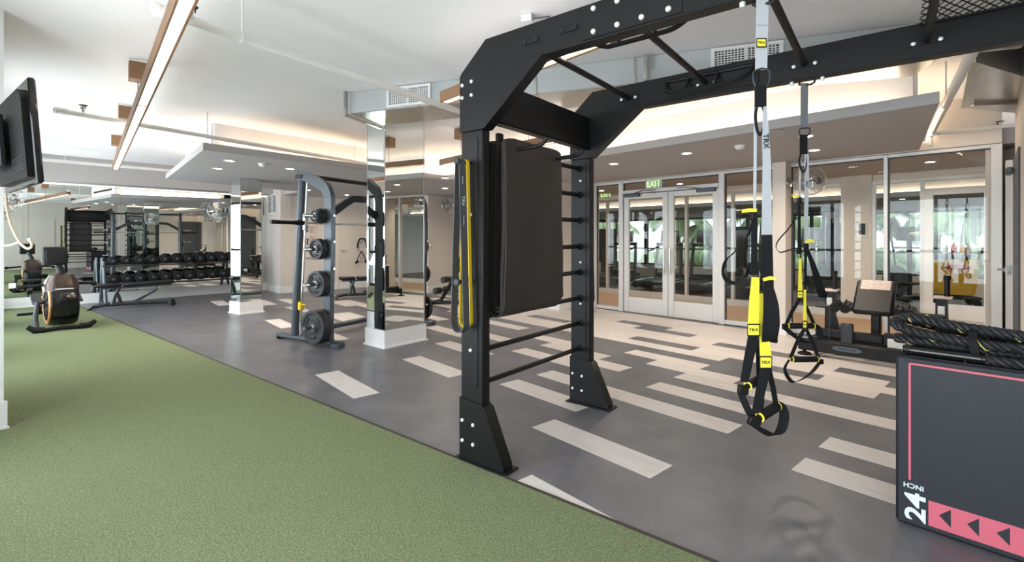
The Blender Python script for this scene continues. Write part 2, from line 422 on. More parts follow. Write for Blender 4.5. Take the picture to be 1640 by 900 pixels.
# --- main ceiling and soffit
struct(gb('ceiling', M['ceil'], -8.2, S_R + .2, 0.0, 8.9, Z_C, Z_C + .12))
C1 = fl(325.2, 240.2, Z_S); FL_ = fl(265.3, 286.9, Z_S); RC = fl(1504.8, 164.6, Z_S)
J = V((-1.202, 8.70, 0))
spoly = [C1, J, RC, G(4.80, 0.0), G(-4.25, 0.0), G(-4.25, 1.0), G(-6.63, 1.0), G(-6.63, 3.5), G(-5.45, 3.5), FL_]
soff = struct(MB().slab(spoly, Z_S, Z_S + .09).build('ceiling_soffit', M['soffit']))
U1 = fl(342, 197.6, Z_C); UJ = V((-1.363, 9.928, 0)); UR = V((3.66, 4.39, 0)); URW = G(4.72, 0.0)
UFL = V((-5.55, 8.25, 0)); UFW = G(-5.05, 3.55)
def vwall(name, p, q, z0, z1, th, m):
    return struct(MB().bar(V((p.x, p.y, (z0 + z1) / 2)), V((q.x, q.y, (z0 + z1) / 2)), th, z1 - z0).build(name, m))
ups = [(UFW, UFL), (UFL, U1), (U1, UJ), (UJ, UR), (UR, URW)]
for i, (p, q) in enumerate(ups): vwall('wall_upstand_%s' % ('far', 'left', 'front', 'right', 'end')[i], p, q, Z_S + .09, Z_C, .06, M['ceil'])
cl = ['warm cove light strip hidden above the soffit along the mirror side', 'warm cove light strip above the short left edge of the soffit', 'warm cove light strip above the soffit edge over the weight machine',
      'warm cove light strip above the soffit edge before the glass doors', 'warm cove light strip above the right end of the soffit']
for i, (p, q) in enumerate(ups):
    d = V((q.x - p.x, q.y - p.y, 0)).normalized(); nrm = V((-d.y, d.x, 0))
    if i in (2, 3):
        if nrm.y > 0: nrm = -nrm
    elif i in (0, 1):
        if nrm.x > 0: nrm = -nrm
    else:
        if nrm.x < 0: nrm = -nrm
    a = V((p.x, p.y, Z_S + .12)) + nrm * .12; b = V((q.x, q.y, Z_S + .12)) + nrm * .12
    o = MB().bar(a + d * .1, b - d * .1, .02, .02).build('cove_light', M['cove']); tag(o, cl[i], 'cove light')
    o2 = MB().bar(a + d * .1 - V((0, 0, .02)), b - d * .1 - V((0, 0, .02)), .03, .018).build('channel', M['white'], o)
# slot diffuser on the left upstand
dd = V((U1.x - UFL.x, U1.y - UFL.y, 0)).normalized(); dn_ = V((-dd.y, dd.x, 0)); dn_ = dn_ if dn_.x < 0 else -dn_
sd = thing('slot_diffuser', 'long white slot air diffuser on the lit side of the left soffit', 'vent')
for z in (2.60, 2.68): MB().bar(V((U1.x, U1.y, z)) + dn_ * .05 - dd * .25, V((UFL.x, UFL.y, z)) + dn_ * .05 + dd * .3, .02, .014).build('blade', M['white'], sd)
MB().bar(V((U1.x, U1.y, 2.64)) + dn_ * .035 - dd * .24, V((UFL.x, UFL.y, 2.64)) + dn_ * .035 + dd * .29, .01, .05).build('slot', M['blackp'], sd)

# --- walls of the room
wm = struct(mb_('wall_mirror', M['wall'], -.2, 0, MT0 - .3, MT1 + .1, 0, Z_C))
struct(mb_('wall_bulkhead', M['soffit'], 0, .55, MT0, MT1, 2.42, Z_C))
struct(mb_('baseboard_mirror', M['white'], 0, .035, MT0, MT1, 0, .20)); struct(mb_('baseboard_mirror_shoe', M['white'], 0, .05, MT0, MT1, 0, .02))
edges = [MT0, -.74, .65, 2.04, 3.43, MT1]
for i in range(5): mb_('mirror_panel', M['mirror'], 0, .012, edges[i] + .002, edges[i + 1] - .002, .205, 2.385, wm)
lm = mb_('mirror_light', M['mline'], .014, .032, MT0 + .05, MT1 - .05, 2.392, 2.406); tag(lm, 'thin warm light line along the top of the mirror wall', 'light strip')
mb_('channel', M['white'], .005, .05, MT0 + .05, MT1 - .05, 2.408, 2.42, lm)
struct(gb('wall_return', M['wall'], S_MIR - .35, -6.62, 3.30, 3.55, 0, Z_C))
struct(gb('wall_back', M['wall'], -6.85, -6.63, .9, 3.30, 0, Z_C))
struct(gb('wall_block', M['wall'], -6.63, -4.25, -.05, .92, 0, Z_C))
struct(gb('baseboard_back', M['white'], -6.63, -6.612, .92, 3.55, 0, .16))
struct(gb('baseboard_block', M['white'], -6.62, -4.235, .92, .938, 0, .16))
struct(gb('baseboard_block_side', M['white'], -4.25, -4.232, .02, .938, 0, .16))
struct(gb('baseboard_return', M['white'], -7.45, -6.602, 3.55, 3.568, 0, .16))
# doors in the back wall
def cream_door(n0, n1, s, side, num, label_handle=True):
    d = struct(gb('door_%d' % num, M['doorp'], s, s + side * .012, n0, n1, .01, 2.08))
    f = MB()
    gbox(f, s, s + side * .022, n0 - .05, n0, 0, 2.13); gbox(f, s, s + side * .022, n1, n1 + .05, 0, 2.13); gbox(f, s, s + side * .022, n0, n1, 2.08, 2.13)
    f.build('door_frame', M['doorp'], d)
    h = MB(); c = G(s, n1 - .08, 1.0)
    h.cyl(c + GS * side * .012, c + GS * side * .022, .03, n=16); h.cyl(c + GS * side * .02, c + GS * side * .06, .009)
    h.cyl(c + GS * side * .055 + GN * .005, c + GS * side * .055 - GN * .12, .009)
    h.build('door_handle', M['chrome'], d)
    return d
cream_door(1.15, 2.10, -6.63, 1, 3)
cream_door(3.55, 4.50, S_R, -1, 4)
cream_door(5.30, 6.25, S_R, -1, 5)
# right-hand wall: stub with the slate door, then the far end wall of the room
RA = V((5.12, 4.93, 0)); RB = V((3.24, 3.02, 0)); rd = (RB - RA).normalized(); rn = V((rd.y, -rd.x, 0)); rn = rn if rn.dot(V((1, -1, 0))) > 0 else -rn
struct(MB().bar(V((RA.x, RA.y, 1.45)) + rn * .12, V((RB.x, RB.y, 1.45)) + rn * .12, .2, 2.9).build('wall_right', M['wall']))
gd = struct(MB().bar(V((RA.x, RA.y, 1.06)) + rn * .012 + rd * .15, V((RA.x, RA.y, 1.06)) + rn * .012 + rd * 1.1, .012, 2.1).build('door_6', M['greydoor']))
c_ = V((RA.x, RA.y, 1.98)) - rn * .03 + rd * .3
MB().box(c_, (.26, .05, .06), .008, basis(rd, rn, (0, 0, 1))).build('door_closer', M['grey'], gd)
struct(gb('wall_right_return', M['wall'], 5.75, S_R, 2.85, 3.05, 0, Z_C))
struct(gb('wall_right_end', M['wall'], S_R, S_R + .2, 2.85, 8.6, 0, Z_C))
struct(gb('wall_alcove', M['wall'], 5.40, 6.4, -.72, -.55, 0, Z_C))
struct(gb('wall_alcove_side', M['wall'], 5.80, 5.95, -.55, .2, 0, Z_C))
struct(gb('wall_glass_head', M['wall'], -4.25, 5.50, -.06, .06, Z_S - .01, Z_C))
struct(gb('wall_alcove_return', M['wall'], 5.37, 5.46, -.72, .0, 0, Z_C))
# the open door leaf seen edge-on beside the glass wall
E0 = at(1616.5, 254, 4.88); leafdir = V((E0.x, E0.y, 0)).normalized()
ld = thing('door_7', None, None, (E0.x, E0.y, 0), math.atan2(leafdir.y, leafdir.x)); ld['kind'] = 'structure'
MB().box((.45, 0, 1.06), (.9, .055, 2.11), .004).build('door_leaf', M['white'], ld)
MB().box((-.002, 0, 1.0), (.006, .03, .09), .001).build('latch_plate', M['chrome'], ld)
for sd_ in (1, -1):
    h = MB(); h.cyl((.07, sd_ * .03, 1.0), (.07, sd_ * .042, 1.0), .028, n=14); h.cyl((.07, sd_ * .04, 1.0), (.07, sd_ * .085, 1.0), .010)
    h.cyl((.065, sd_ * .08, 1.0), (.18, sd_ * .08, 1.0), .010); h.build('door_handle', M['chrome'], ld)
# window wall behind the camera
struct(gb('wall_window_sill', M['wall'], -8.0, S_R + .2, WIN_N, WIN_N + .2, 0, .18))
struct(gb('wall_window_head', M['wall'], -8.0, S_R + .2, WIN_N, WIN_N + .2, 2.36, Z_C))
ss = [-8.0] + [q for c, w in WINS for q in (c - w / 2, c + w / 2)] + [S_R + .2]
for i in range(0, len(ss), 2): struct(gb('wall_window_pier_%s' % 'abcdefg'[i // 2], M['wall'], ss[i], ss[i + 1], WIN_N, WIN_N + .2, .18, 2.36))
for i, (c, w) in enumerate(WINS):
    wn = struct(gb('window_%d' % (10 + i), M['glass'], c - w / 2, c + w / 2, WIN_N + .10, WIN_N + .106, .18, 2.36))
    fr = MB()
    for q in (c - w / 2, c, c + w / 2): gbox(fr, q - .03, q + .03, WIN_N + .05, WIN_N + .15, .18, 2.36)
    for z in (.21, 1.0, 2.33): gbox(fr, c - w / 2, c + w / 2, WIN_N + .055, WIN_N + .145, z - .03, z + .03)
    fr.build('window_frame', M['darkframe'], wn)
# white pier whose edge shows at the far left of the picture
mb = MB(); edge = at(6.0, 400, 3.33)
e0 = V((edge.x, edge.y, 0))
mb.slab([e0, e0 + V((-.55, .05, 0)), e0 + V((-.95, -.62, 0)), e0 + V((-.40, -.50, 0))], 0, Z_C)
pier = struct(mb.build('wall_pier', M['white']))
e1 = e0 + V((.028, -.002, 0))
struct(MB().slab([e1, e1 + V((-.6, .09, 0)), e1 + V((-1.0, -.64, 0)), e1 + V((-.42, -.53, 0))], 0, .20).build('baseboard_pier', M['white']))
struct(MB().slab([e1 + V((.014, 0, 0)), e1 + V((-.6, .11, 0)), e1 + V((-1.0, -.66, 0)), e1 + V((-.42, -.545, 0))], 0, .025).build('baseboard_pier_shoe', M['white']))

# --- mirrored columns: plinth + mirror sheets
def mirror_col(num, front, left, right, ztop):
    a = V((front.x, front.y, 0)); u = V((left.x, left.y, 0)) - a; v = V((right.x, right.y, 0)) - a
    un, vn = u.normalized(), v.normalized()
    core = a + un * .045 + vn * .045
    lu, lv = u.length - .09, v.length - .09
    def P(x, y): return core + un * x + vn * y
    col = struct(MB().slab([P(.006, .006), P(lu - .006, .006), P(lu - .006, lv - .006), P(.006, lv - .006)], .2, ztop).build('wall_column_%s' % num, M['white']))
    for q in (((.004, 0), (lu - .004, 0)), ((0, .004), (0, lv - .004)), ((lu, .004), (lu, lv - .004)), ((.004, lv), (lu - .004, lv))):
        p0, p1 = P(*q[0]), P(*q[1])
        MB().bar(V((p0.x, p0.y, (.21 + ztop) / 2)), V((p1.x, p1.y, (.21 + ztop) / 2)), .008, ztop - .21).build('mirror_panel', M['mirror'], col)
    for cx, cy in ((0, 0), (lu, 0), (0, lv), (lu, lv)):
        p = P(cx, cy); MB().box((p.x, p.y, (.21 + ztop) / 2), (.012, .012, ztop - .21), 0, basis(un, vn, (0, 0, 1)) if un.cross(vn).z > 0 else basis(vn, un, (0, 0, 1))).build('corner_trim', M['chrome'], col)
    MB().slab([P(-.022, -.022), P(lu + .022, -.022), P(lu + .022, lv + .022), P(-.022, lv + .022)], 0, .212).build('plinth', M['white'], col)
    MB().slab([P(-.04, -.04), P(lu + .04, -.04), P(lu + .04, lv + .04), P(-.04, lv + .04)], 0, .018).build('shoe_moulding', M['white'], col)
    return col
col1 = mirror_col('near', fl(615.1, 560), fl(580.4, 551.1), fl(686.6, 544.4), Z_C)
col2 = mirror_col('far', fl(382.8, 504.5), fl(364, 500.7), fl(425, 499.9), Z_S)

# --- glazed wall with double doors
ZT = 2.355
def post(s0, s1, z0, z1, n0=-.05, n1=.05, parent=None, name='mullion'): return gb(name, M['frame'], s0, s1, n0, n1, z0, z1, parent, .004)
def glazed(num, s0, s1, z0, z1, n=0.0, sub=()):
    w = struct(gb('window_%d' % num, M['glass'], s0, s1, n - .004, n + .004, z0, z1))
    gb('window_sill', M['frame'], s0, s1, n - .045, n + .045, z0 - .06, z0, w, .003)
    gb('window_head', M['frame'], s0, s1, n - .045, n + .045, z1, z1 + .04, w, .003)
    gb('gasket', M['darkframe'], s0, s1, n - .012, n + .012, z1 - .012, z1, w)
    gb('gasket', M['darkframe'], s0, s0 + .014, n - .012, n + .012, z0, z1 - .012, w)
    return w
sA, sB, sC_, sD, sE_, sF, sG_, sH_, sI_, sJ_ = [sg(x) for x in (950, 957, 993, 1000, 1153, 1162, 1268, 1416, 1423, 1587)]
w1 = glazed(1, sB, sC_, .07, ZT - .04); post(sA, sB, 0, ZT, parent=w1); post(sC_, sD, 0, ZT, parent=w1)
w2 = glazed(2, sF, sg(1262), .07, ZT - .04); post(sE_, sF, 0, ZT, parent=w2)
w3 = glazed(3, sG_, sH_, .07, ZT - .04); w4 = glazed(4, sI_, sJ_, .07, ZT - .04); post(sH_, sI_, 0, ZT, parent=w4); post(sJ_, sJ_ + .09, 0, ZT, parent=w4)
w9 = glazed(9, -4.1, -3.45, .07, ZT - .04); post(-4.22, -4.1, 0, ZT, parent=w9); post(-3.45, -3.35, 0, ZT, parent=w9)
struct(gb('wall_glass_left', M['wall'], -3.35, -.90, -.06, .06, 0, Z_S)); struct(gb('baseboard_glass_left', M['white'], -3.33, -.96, .06, .075, 0, .16))
w5 = glazed(5, sD, sE_, 2.18, ZT - .04)                     # transom over the doors
struct(gb('trim_2', M['frame'], sD, sE_, -.06, .06, 2.12, 2.18, None, .004))
sM = sg(1071)
for i, (a, b) in enumerate(((sD + .006, sM - .003), (sM + .003, sE_ - .006))):
    d = struct(gb('door_%d' % (1 + i), M['glass'], a + .1, b - .1, -.004, .004, .28, 2.02))
    gb('stile', M['frame'], a, a + .1, -.024, .024, .012, 2.11, d, .003); gb('stile', M['frame'], b - .1, b, -.024, .024, .012, 2.11, d, .003)
    gb('bottom_rail', M['frame'], a + .1, b - .1, -.022, .022, .012, .28, d, .003); gb('top_rail', M['frame'], a + .1, b - .1, -.022, .022, 2.02, 2.11, d, .003)
    hb = MB(); hs = (b - .05) if i == 0 else (a + .05)
    hb.cyl(G(hs, .07, .72), G(hs, .07, 1.16), .012)
    for z in (.80, 1.08): hb.cyl(G(hs, .02, z), G(hs, .07, z), .009)
    hb.build('pull_handle', M['chrome'], d)
    cb = MB(); q0 = a + .04 if i == 0 else b - .04; sgn = 1 if i == 0 else -1
    gbox(cb, q0, q0 + sgn * .30, .03, .09, 2.055, 2.115, .008)
    cb.bar(G(q0 + sgn * .15, .08, 2.10), G(q0 + sgn * .45, .22, 2.14), .02, .012); cb.bar(G(q0 + sgn * .45, .22, 2.14), G(q0 + sgn * .62, .06, 2.15), .02, .012)
    cb.build('door_closer', M['grey'], d)
# pilaster between the windows
struct(gb('wall_pilaster', M['wall'], sg(1237, .26), sg(1258, .26), -.05, .26, 0, Z_S))
struct(gb('baseboard_pilaster', M['white'], sg(1237, .26) - .015, sg(1258, .26) + .015, .05, .275, 0, .16))
# beige pier left of the glass
struct(gb('wall_pier_back', M['wall'], -.95, -.20, -.05, .76, 0, Z_S)); struct(gb('baseboard_pier_back', M['white'], -.965, -.185, .06, .775, 0, .16))

# --- corridor, second glazed wall and the cardio room beyond
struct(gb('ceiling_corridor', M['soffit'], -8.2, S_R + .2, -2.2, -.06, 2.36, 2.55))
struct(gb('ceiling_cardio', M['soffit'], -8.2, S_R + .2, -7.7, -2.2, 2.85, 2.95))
struct(gb('wall_corridor_end', M['wall'], -8.4, -8.2, -7.7, 0, 0, 2.95)); struct(gb('wall_corridor_far', M['wall'], S_R + .2, S_R + .4, -7.7, 0, 0, 2.95))
N2 = -2.2
mull = [-7.5, -5.6, -3.8, -2.0] + [sg(x, N2) for x in (972, 1098, 1172, 1262, 1348, 1397, 1474, 1592)] + [6.8, 8.6]
for i in range(len(mull) - 1):
    a, b = mull[i], mull[i + 1]
    if i == 8:      # beige wall piece with the wall panel
        wp = struct(gb('wall_corridor_panel', M['wall'], a, b, N2 - .06, N2 + .06, 0, 2.36)); continue
    w = struct(gb('window_%d' % (20 + i), M['glass'], a + .05, b, N2 - .004, N2 + .004, .12, 2.2))
    gb('mullion', M['frame'], a, a + .05, N2 - .04, N2 + .04, 0, 2.25, w); gb('window_head', M['frame'], a + .05, b, N2 - .04, N2 + .04, 2.2, 2.25, w); gb('window_sill', M['frame'], a + .05, b, N2 - .04, N2 + .04, 0, .12, w)
    if i == 10:     # glazed door leaf in the second wall
        for (p, q, z0, z1, nm) in ((a + .05, a + .15, .02, 2.08, 'stile'), (b - .1, b, .02, 2.08, 'stile'), (a + .15, b - .1, 1.98, 2.08, 'top_rail'), (a + .15, b - .1, .12, .34, 'bottom_rail')):
            gb(nm, M['white'], p, q, N2 - .03, N2 + .05, z0, z1, w)
# soffit with cove light inside the cardio room
struct(gb('ceiling_cardio_soffit', M['soffit'], -8.2, S_R + .2, -7.6, -4.3, 2.12, 2.22))
struct(gb('wall_cardio_upstand', M['soffit'], -8.2, S_R + .2, -5.1, -5.0, 2.22, 2.85))
o = gb('cove_light', M['cove2'], -8.0, S_R, -4.92, -4.90, 2.25, 2.27); tag(o, 'warm cove light strip above the soffit in the room behind the glass', 'cove light')
gb('channel', M['white'], -8.0, S_R, -4.93, -4.89, 2.225, 2.248, o)
# far windows
struct(gb('wall_cardio_sill', M['wall'], -8.2, S_R + .2, -7.7, -7.5, 0, .42)); struct(gb('wall_cardio_head', M['wall'], -8.2, S_R + .2, -7.7, -7.5, 2.0, 2.9))
fw = [-8.2, -6.6, -5.0, -3.4, -1.9, -.4, 1.1, 2.6, 4.1, 5.6, 7.1, 8.8]
for i in range(len(fw) - 1):
    w = struct(gb('window_%d' % (40 + i), M['glass'], fw[i] + .05, fw[i + 1] - .05, -7.604, -7.596, .42, 2.0))
    f_ = MB(); gbox(f_, fw[i] - .05, fw[i] + .05, -7.66, -7.52, .42, 2.0); gbox(f_, fw[i], fw[i + 1], -7.64, -7.55, .95, 1.0); gbox(f_, fw[i], fw[i + 1], -7.66, -7.52, .40, .47); gbox(f_, fw[i], fw[i + 1], -7.66, -7.52, 1.94, 2.0)
    f_.build('window_frame', M['darkframe'], w)
struct(gb('ground_outside', M['hedge'], -30, 40, -40, -7.7, -.4, -.15))
# ================================================================== THE RIG
def bez_(pts, n=6):
    P = [V(p) for p in pts]; out = []
    for i in range(len(P) - 1):
        p0 = P[max(0, i - 1)]; p1 = P[i]; p2 = P[i + 1]; p3 = P[min(len(P) - 1, i + 2)]
        for k in range(n):
            t = k / n; out.append(.5 * ((2 * p1) + (p2 - p0) * t + (2 * p0 - 5 * p1 + 4 * p2 - p3) * t * t + (3 * p1 - p0 - 3 * p2 + p3) * t ** 3))
    return out + [P[-1]]
RP = fl(738, 733); RY = math.radians(-52.0)
RX = V((-math.sin(RY), -math.cos(RY), 0)); RYV = V((math.cos(RY), -math.sin(RY), 0))   # along the rig, across the rig
RROT = math.atan2(RX.y, RX.x); RL, RW_ = 3.95, 1.275
def rw(x, y, z): p = V((RP.x, RP.y, 0)) + RX * x + RYV * y; return V((p.x, p.y, z))
def rface(px, py, y):                     # pixel -> (x, z) on a rig plane of constant y
    r = (px - 820) / F; o = V((RP.x, RP.y, 0)) + RYV * y
    x = (r * o.y - o.x) / (RX.x - r * RX.y); Yd = (o + RX * x).y
    return x, H + (Y0 - py) / F * Yd
rig = thing('training_rig', 'large black steel training rig with monkey bars standing in the foreground', 'rig', (RP.x, RP.y, 0), RROT)
PT, PWD = .065, .178
ex, ey, ez = V((1, 0, 0)), V((0, 1, 0)), V((0, 0, 1))
BZ0, BZ1, KZ = 2.295, 2.47, 1.957
bolt_m = None
def bolt(x, y, z, sgn=-1, r=.0115):
    global bolt_m
    if bolt_m is None:
        bolt_m = MB().lathe([(0, .0105), (.006, .0105), (.010, .008), (.0115, .004), (.0115, 0)], (0, 0, 0), (0, -1, 0), 10).mesh('bolt', M['bolt'])
    o = bpy.data.objects.new('bolt', bolt_m); COL.objects.link(o); o.parent = rig; o.location = (x, y, z)
    o.rotation_euler = (0, 0, 0 if sgn < 0 else math.pi)
    k = r / .0115; o.scale = (k, k, k)
for yi, y0 in enumerate((0.0, RW_)):
    inner = 1 if yi == 0 else -1
    for end in (0, 1):
        fx = (lambda x: x) if end == 0 else (lambda x: RL - x)
        def poly(pts): return [(fx(a), b) for a, b in pts]
        # post with folded edge and raised web
        p = MB(); p.box((fx(PWD / 2), y0 + PT / 2, (KZ + .33) / 2), (PWD - .012, PT - .012, KZ - .33 + .3), .004)
        p.box((fx(PWD / 2), y0 + PT / 2, (.3 + KZ) / 2), (PWD, PT, KZ - .3), .007)
        p.build('post', M['black'], rig)
        w = MB(); w.prism(poly([(.012, .44), (.012, 1.92), (.125, 1.92), (.14, 1.90), (.14, .46), (.125, .44)]), (0, y0 - .004, 0), ex, ez, ey, .006)
        w.build('web_plate', M['black'], rig)
        f = MB(); f.prism(poly([(-.004, .012), (-.004, .37), (PWD - .01, .352), (PWD + .02, .335), (.335, .04), (.335, .012)]), (0, y0 - .008, 0), ex, ez, ey, PT + .016)
        f.build('foot', M['black'], rig)
        b = MB(); b.box((fx(.165), y0 + PT / 2, .006), (.39, PT + .075, .012), .003); b.build('base_plate', M['black'], rig)
        g = MB(); g.prism(poly([(-.003, KZ), (-.003, BZ0), (.60, BZ0 - .004), (PWD + .012, KZ), ]), (0, y0 - .006, 0), ex, ez, ey, PT + .012)
        g.build('gusset', M['black'], rig)
        for q in ((.02, 2.235), (.095, 2.245), (.02, 2.16), (.095, 2.165)): bolt(fx(q[0]), y0 - .006, q[1])
        for q in ((.022, .235), (.108, .225), (.022, .115), (.108, .11)): bolt(fx(q[0]), y0 - .008, q[1])
        for z in ((.66, 1.05, 1.46) if yi == 0 else (.80, 1.13, 1.78)): bolt(fx(.085 if yi == 0 else .095), y0 - .004, z)
    # beam with chamfered ends
    bm = MB(); bm.prism([(0, BZ0), (0, BZ0 + .012), (.197, BZ1), (RL - .197, BZ1), (RL, BZ0 + .012), (RL, BZ0)], (0, y0, 0), ex, ez, ey, PT); bm.build('beam', M['black'], rig)
    fz = MB(); fz.box((RL / 2, y0 + PT / 2, BZ0 - .006), (RL - 1.2, PT + .012, .012), .002); fz.build('flange', M['black'], rig)
    # splice plate with bolts
    x0, _ = rface(934, 30, 0); x1, _ = rface(1093, 10, 0)
    ysp = y0 - .005 if yi == 0 else y0 + PT
    s = MB(); s.box(((x0 + x1) / 2, ysp + .0025, (BZ0 + BZ1) / 2), (x1 - x0, .006, BZ1 - BZ0 - .006), .001); s.build('splice_plate', M['black'], rig)
    if yi == 0:
        for px, py in ((951, 14), (951, 51), (989, 2), (989, 40), (1028, 28), (1071, 15)):
            x, z = rface(px, py, -.004); bolt(x, -.006, z, r=.0135)
    # inner grip rail: bent tube with two short struts
    gy = y0 + PT if yi == 0 else y0; gx0, gx1 = .80, 1.36; off = .105 * inner
    zt_, zo = 2.425, 2.312          # inclined loop: the outer rail hangs lower than the beam-side rail
    def gpt(x, q): return V((x, gy + inner * (.015 + .095 * q), zt_ + (zo - zt_) * q))
    loop = [gpt(gx0, 0), gpt(gx0 - .005, .35), gpt(gx0 + .02, .75), gpt(gx0 + .075, .97), gpt(gx0 + .13, 1.0), gpt(gx1 - .20, 1.0), gpt(gx1 - .12, .95), gpt(gx1 - .05, .72), gpt(gx1 - .01, .35), gpt(gx1, 0)]
    gr = MB(); gr.tube(bez_(loop, 5), .0125, 8); gp = gr.build('grip_rail', M['black'], rig)
    MB().tube([gpt(gx0, 0), gpt(gx1, 0)], .0115, 8).build('grip_backbar', M['black'], gp)
    for x in (gx0 + .15, gx1 - .22): MB().cyl(gpt(x, 0), gpt(x, 1), .010, n=8).build('strut', M['black'], gp)
    br = MB(); br.box(((gx0 + gx1) / 2, gy + inner * .004, 2.385), (.60, .008, .16), .001); br.build('bracket_plate', M['black'], rig)
    # flat trays on which the grip hangs
    for k, x in enumerate((.50, 1.06, 1.63, 2.19, 2.75, 3.32)):
        if yi == 1:
            for dx in (-.055, .055): bolt(x + dx, y0 - .001, 2.365, r=.012)
            w = MB(); w.box((x, y0 - .003, 2.365), (.16, .005, .03), .001); w.build('bar_bracket', M['black'], rig)
        else:
            w = MB(); w.box((x, y0 + PT + .002, 2.365), (.16, .005, .03), .001); w.build('bar_bracket', M['black'], rig)
    if yi == 0:   # small slotted covers on the outer face of the near beam
        for a_, b_ in (((840, 70), (862, 60)), ((899, 51), (925, 41))):
            xa, za = rface(*a_, 0); xb, zb = rface(*b_, 0)
            w = MB(); w.box(((xa + xb) / 2, -.003, (za + zb) / 2), (xb - xa + .01, .008, .032), .003); c = w.build('cover_plate', M['black'], rig)
            for q in (xa + .008, xb - .008): MB().cyl((q, -.007, (za + zb) / 2), (q, -.011, (za + zb) / 2), .006, n=8).build('screw', M['dgrey'], c)
for x in (.50, 1.06, 1.63, 2.19, 2.75, 3.32): MB().cyl((x, PT, 2.372), (x, RW_, 2.372), .0185, n=14).build('monkey_bar', M['black'], rig)
for end in (0, 1):
    xx = .178 if end == 0 else RL - .178
    c = MB(); c.box((xx - .012 * (1 if end == 0 else -1), (PT + RW_) / 2, 2.143), (.024, RW_ - PT, .25), .003); c.build('cross_plate', M['black'], rig)
    c2 = MB(); c2.box((xx - .035 * (1 if end == 0 else -1), (PT + RW_) / 2, 2.025), (.07, RW_ - PT, .012), .002); c2.build('cross_flange', M['black'], rig)
for z in (1.876, 1.667, 1.465, 1.255, 1.05, .845, .646, .445):
    r_ = MB(); r_.cyl((.086, PT, z), (.086, RW_, z), .0165, n=14); o = r_.build('rung', M['black'], rig)
    MB().lathe([(.0165, 0), (.028, 0), (.028, -.006), (.022, -.014), (.0165, -.016)], (.086, RW_, z), (0, 1, 0), 14).build('collar', M['black'], o)
    r2 = MB(); r2.cyl((RL - .086, PT, z), (RL - .086, RW_, z), .0165, n=10); r2.build('rung', M['black'], rig)
# hooks that carry the mats
for yk in (.245, .679):
    h = MB(); h.tube([V((.10, yk, 1.862)), V((.36, yk, 1.866)), V((.415, yk, 1.872)), V((.44, yk, 1.885)), V((.452, yk, 1.905))], .0125, 10); h.build('mat_hook', M['black'], rig)
    h = MB(); h.box((.10, yk, 1.90), (.03, .05, .16), .003); h.build('hook_bracket', M['black'], rig)
# a wide backing plate above the rungs that the hook brackets hang from
# band pegs on both posts
for yy, sg_ in ((0.0, -1), (RW_ + PT, 1)):
    for z in (1.765, 1.07):
        k = MB(); k.cyl((.08, yy, z), (.08, yy + sg_ * .12, z), .011, n=10)
        k.lathe([(.0, .124), (.018, .124), (.022, .119), (.022, .108), (.011, .106)], (.08, yy, z), (0, sg_, 0), 16)
        k.build('band_peg', M['dgrey'], rig)
# expanded metal shelf on top of the rig
X0, X1, YA, YB, zz = 2.16, RL - .05, PT, RW_, 2.462
ms = MB(); dxx, dyy = .044, .085
slope = dxx / dyy
k = X0 - (YB - YA) * slope
step = dxx
while k < X1:
    for sgn in (1, -1):
        # line x = k + slope*(y-YA) or mirrored
        pts = []
        for y in (YA, YB):
            t = (y - YA) if sgn > 0 else (YB - y)
            pts.append((k + slope * t, y))
        (xa, ya), (xb, yb) = pts
        if xa > xb: xa, ya, xb, yb = xb, yb, xa, ya
        if xb > X0 and xa < X1:
            if xa < X0: ya = ya + (yb - ya) * (X0 - xa) / (xb - xa); xa = X0
            if xb > X1: yb = ya + (yb - ya) * (X1 - xa) / (xb - xa); xb = X1
            if xb - xa > .01: ms.bar((xa, ya, zz), (xb, yb, zz), .0055, .003)
    k += step
ms.build('mesh_shelf', M['black'], rig)
fr_ = MB()
for y in (YA + .008, YB - .008): fr_.bar((X0, y, zz - .004), (X1, y, zz - .004), .02, .01)
fr_.build('shelf_edge', M['black'], rig)
# anchor brackets under the beams for the suspension trainers
for y in (PT / 2, RW_ + PT / 2):
    a_ = MB(); a_.tube([V((1.60, y, 2.283)), V((1.60, y, 2.262)), V((1.615, y, 2.252)), V((1.665, y, 2.252)), V((1.68, y, 2.262)), V((1.68, y, 2.283))], .0065, 8)
    o = a_.build('anchor_loop', M['black'], rig)
    for x in (1.56, 1.72): MB().lathe([(0, -.02), (.009, -.02), (.012, -.014), (.012, 0)], (x, y, 2.283), (0, 0, 1), 10).build('anchor_bolt', M['bolt'], rig)

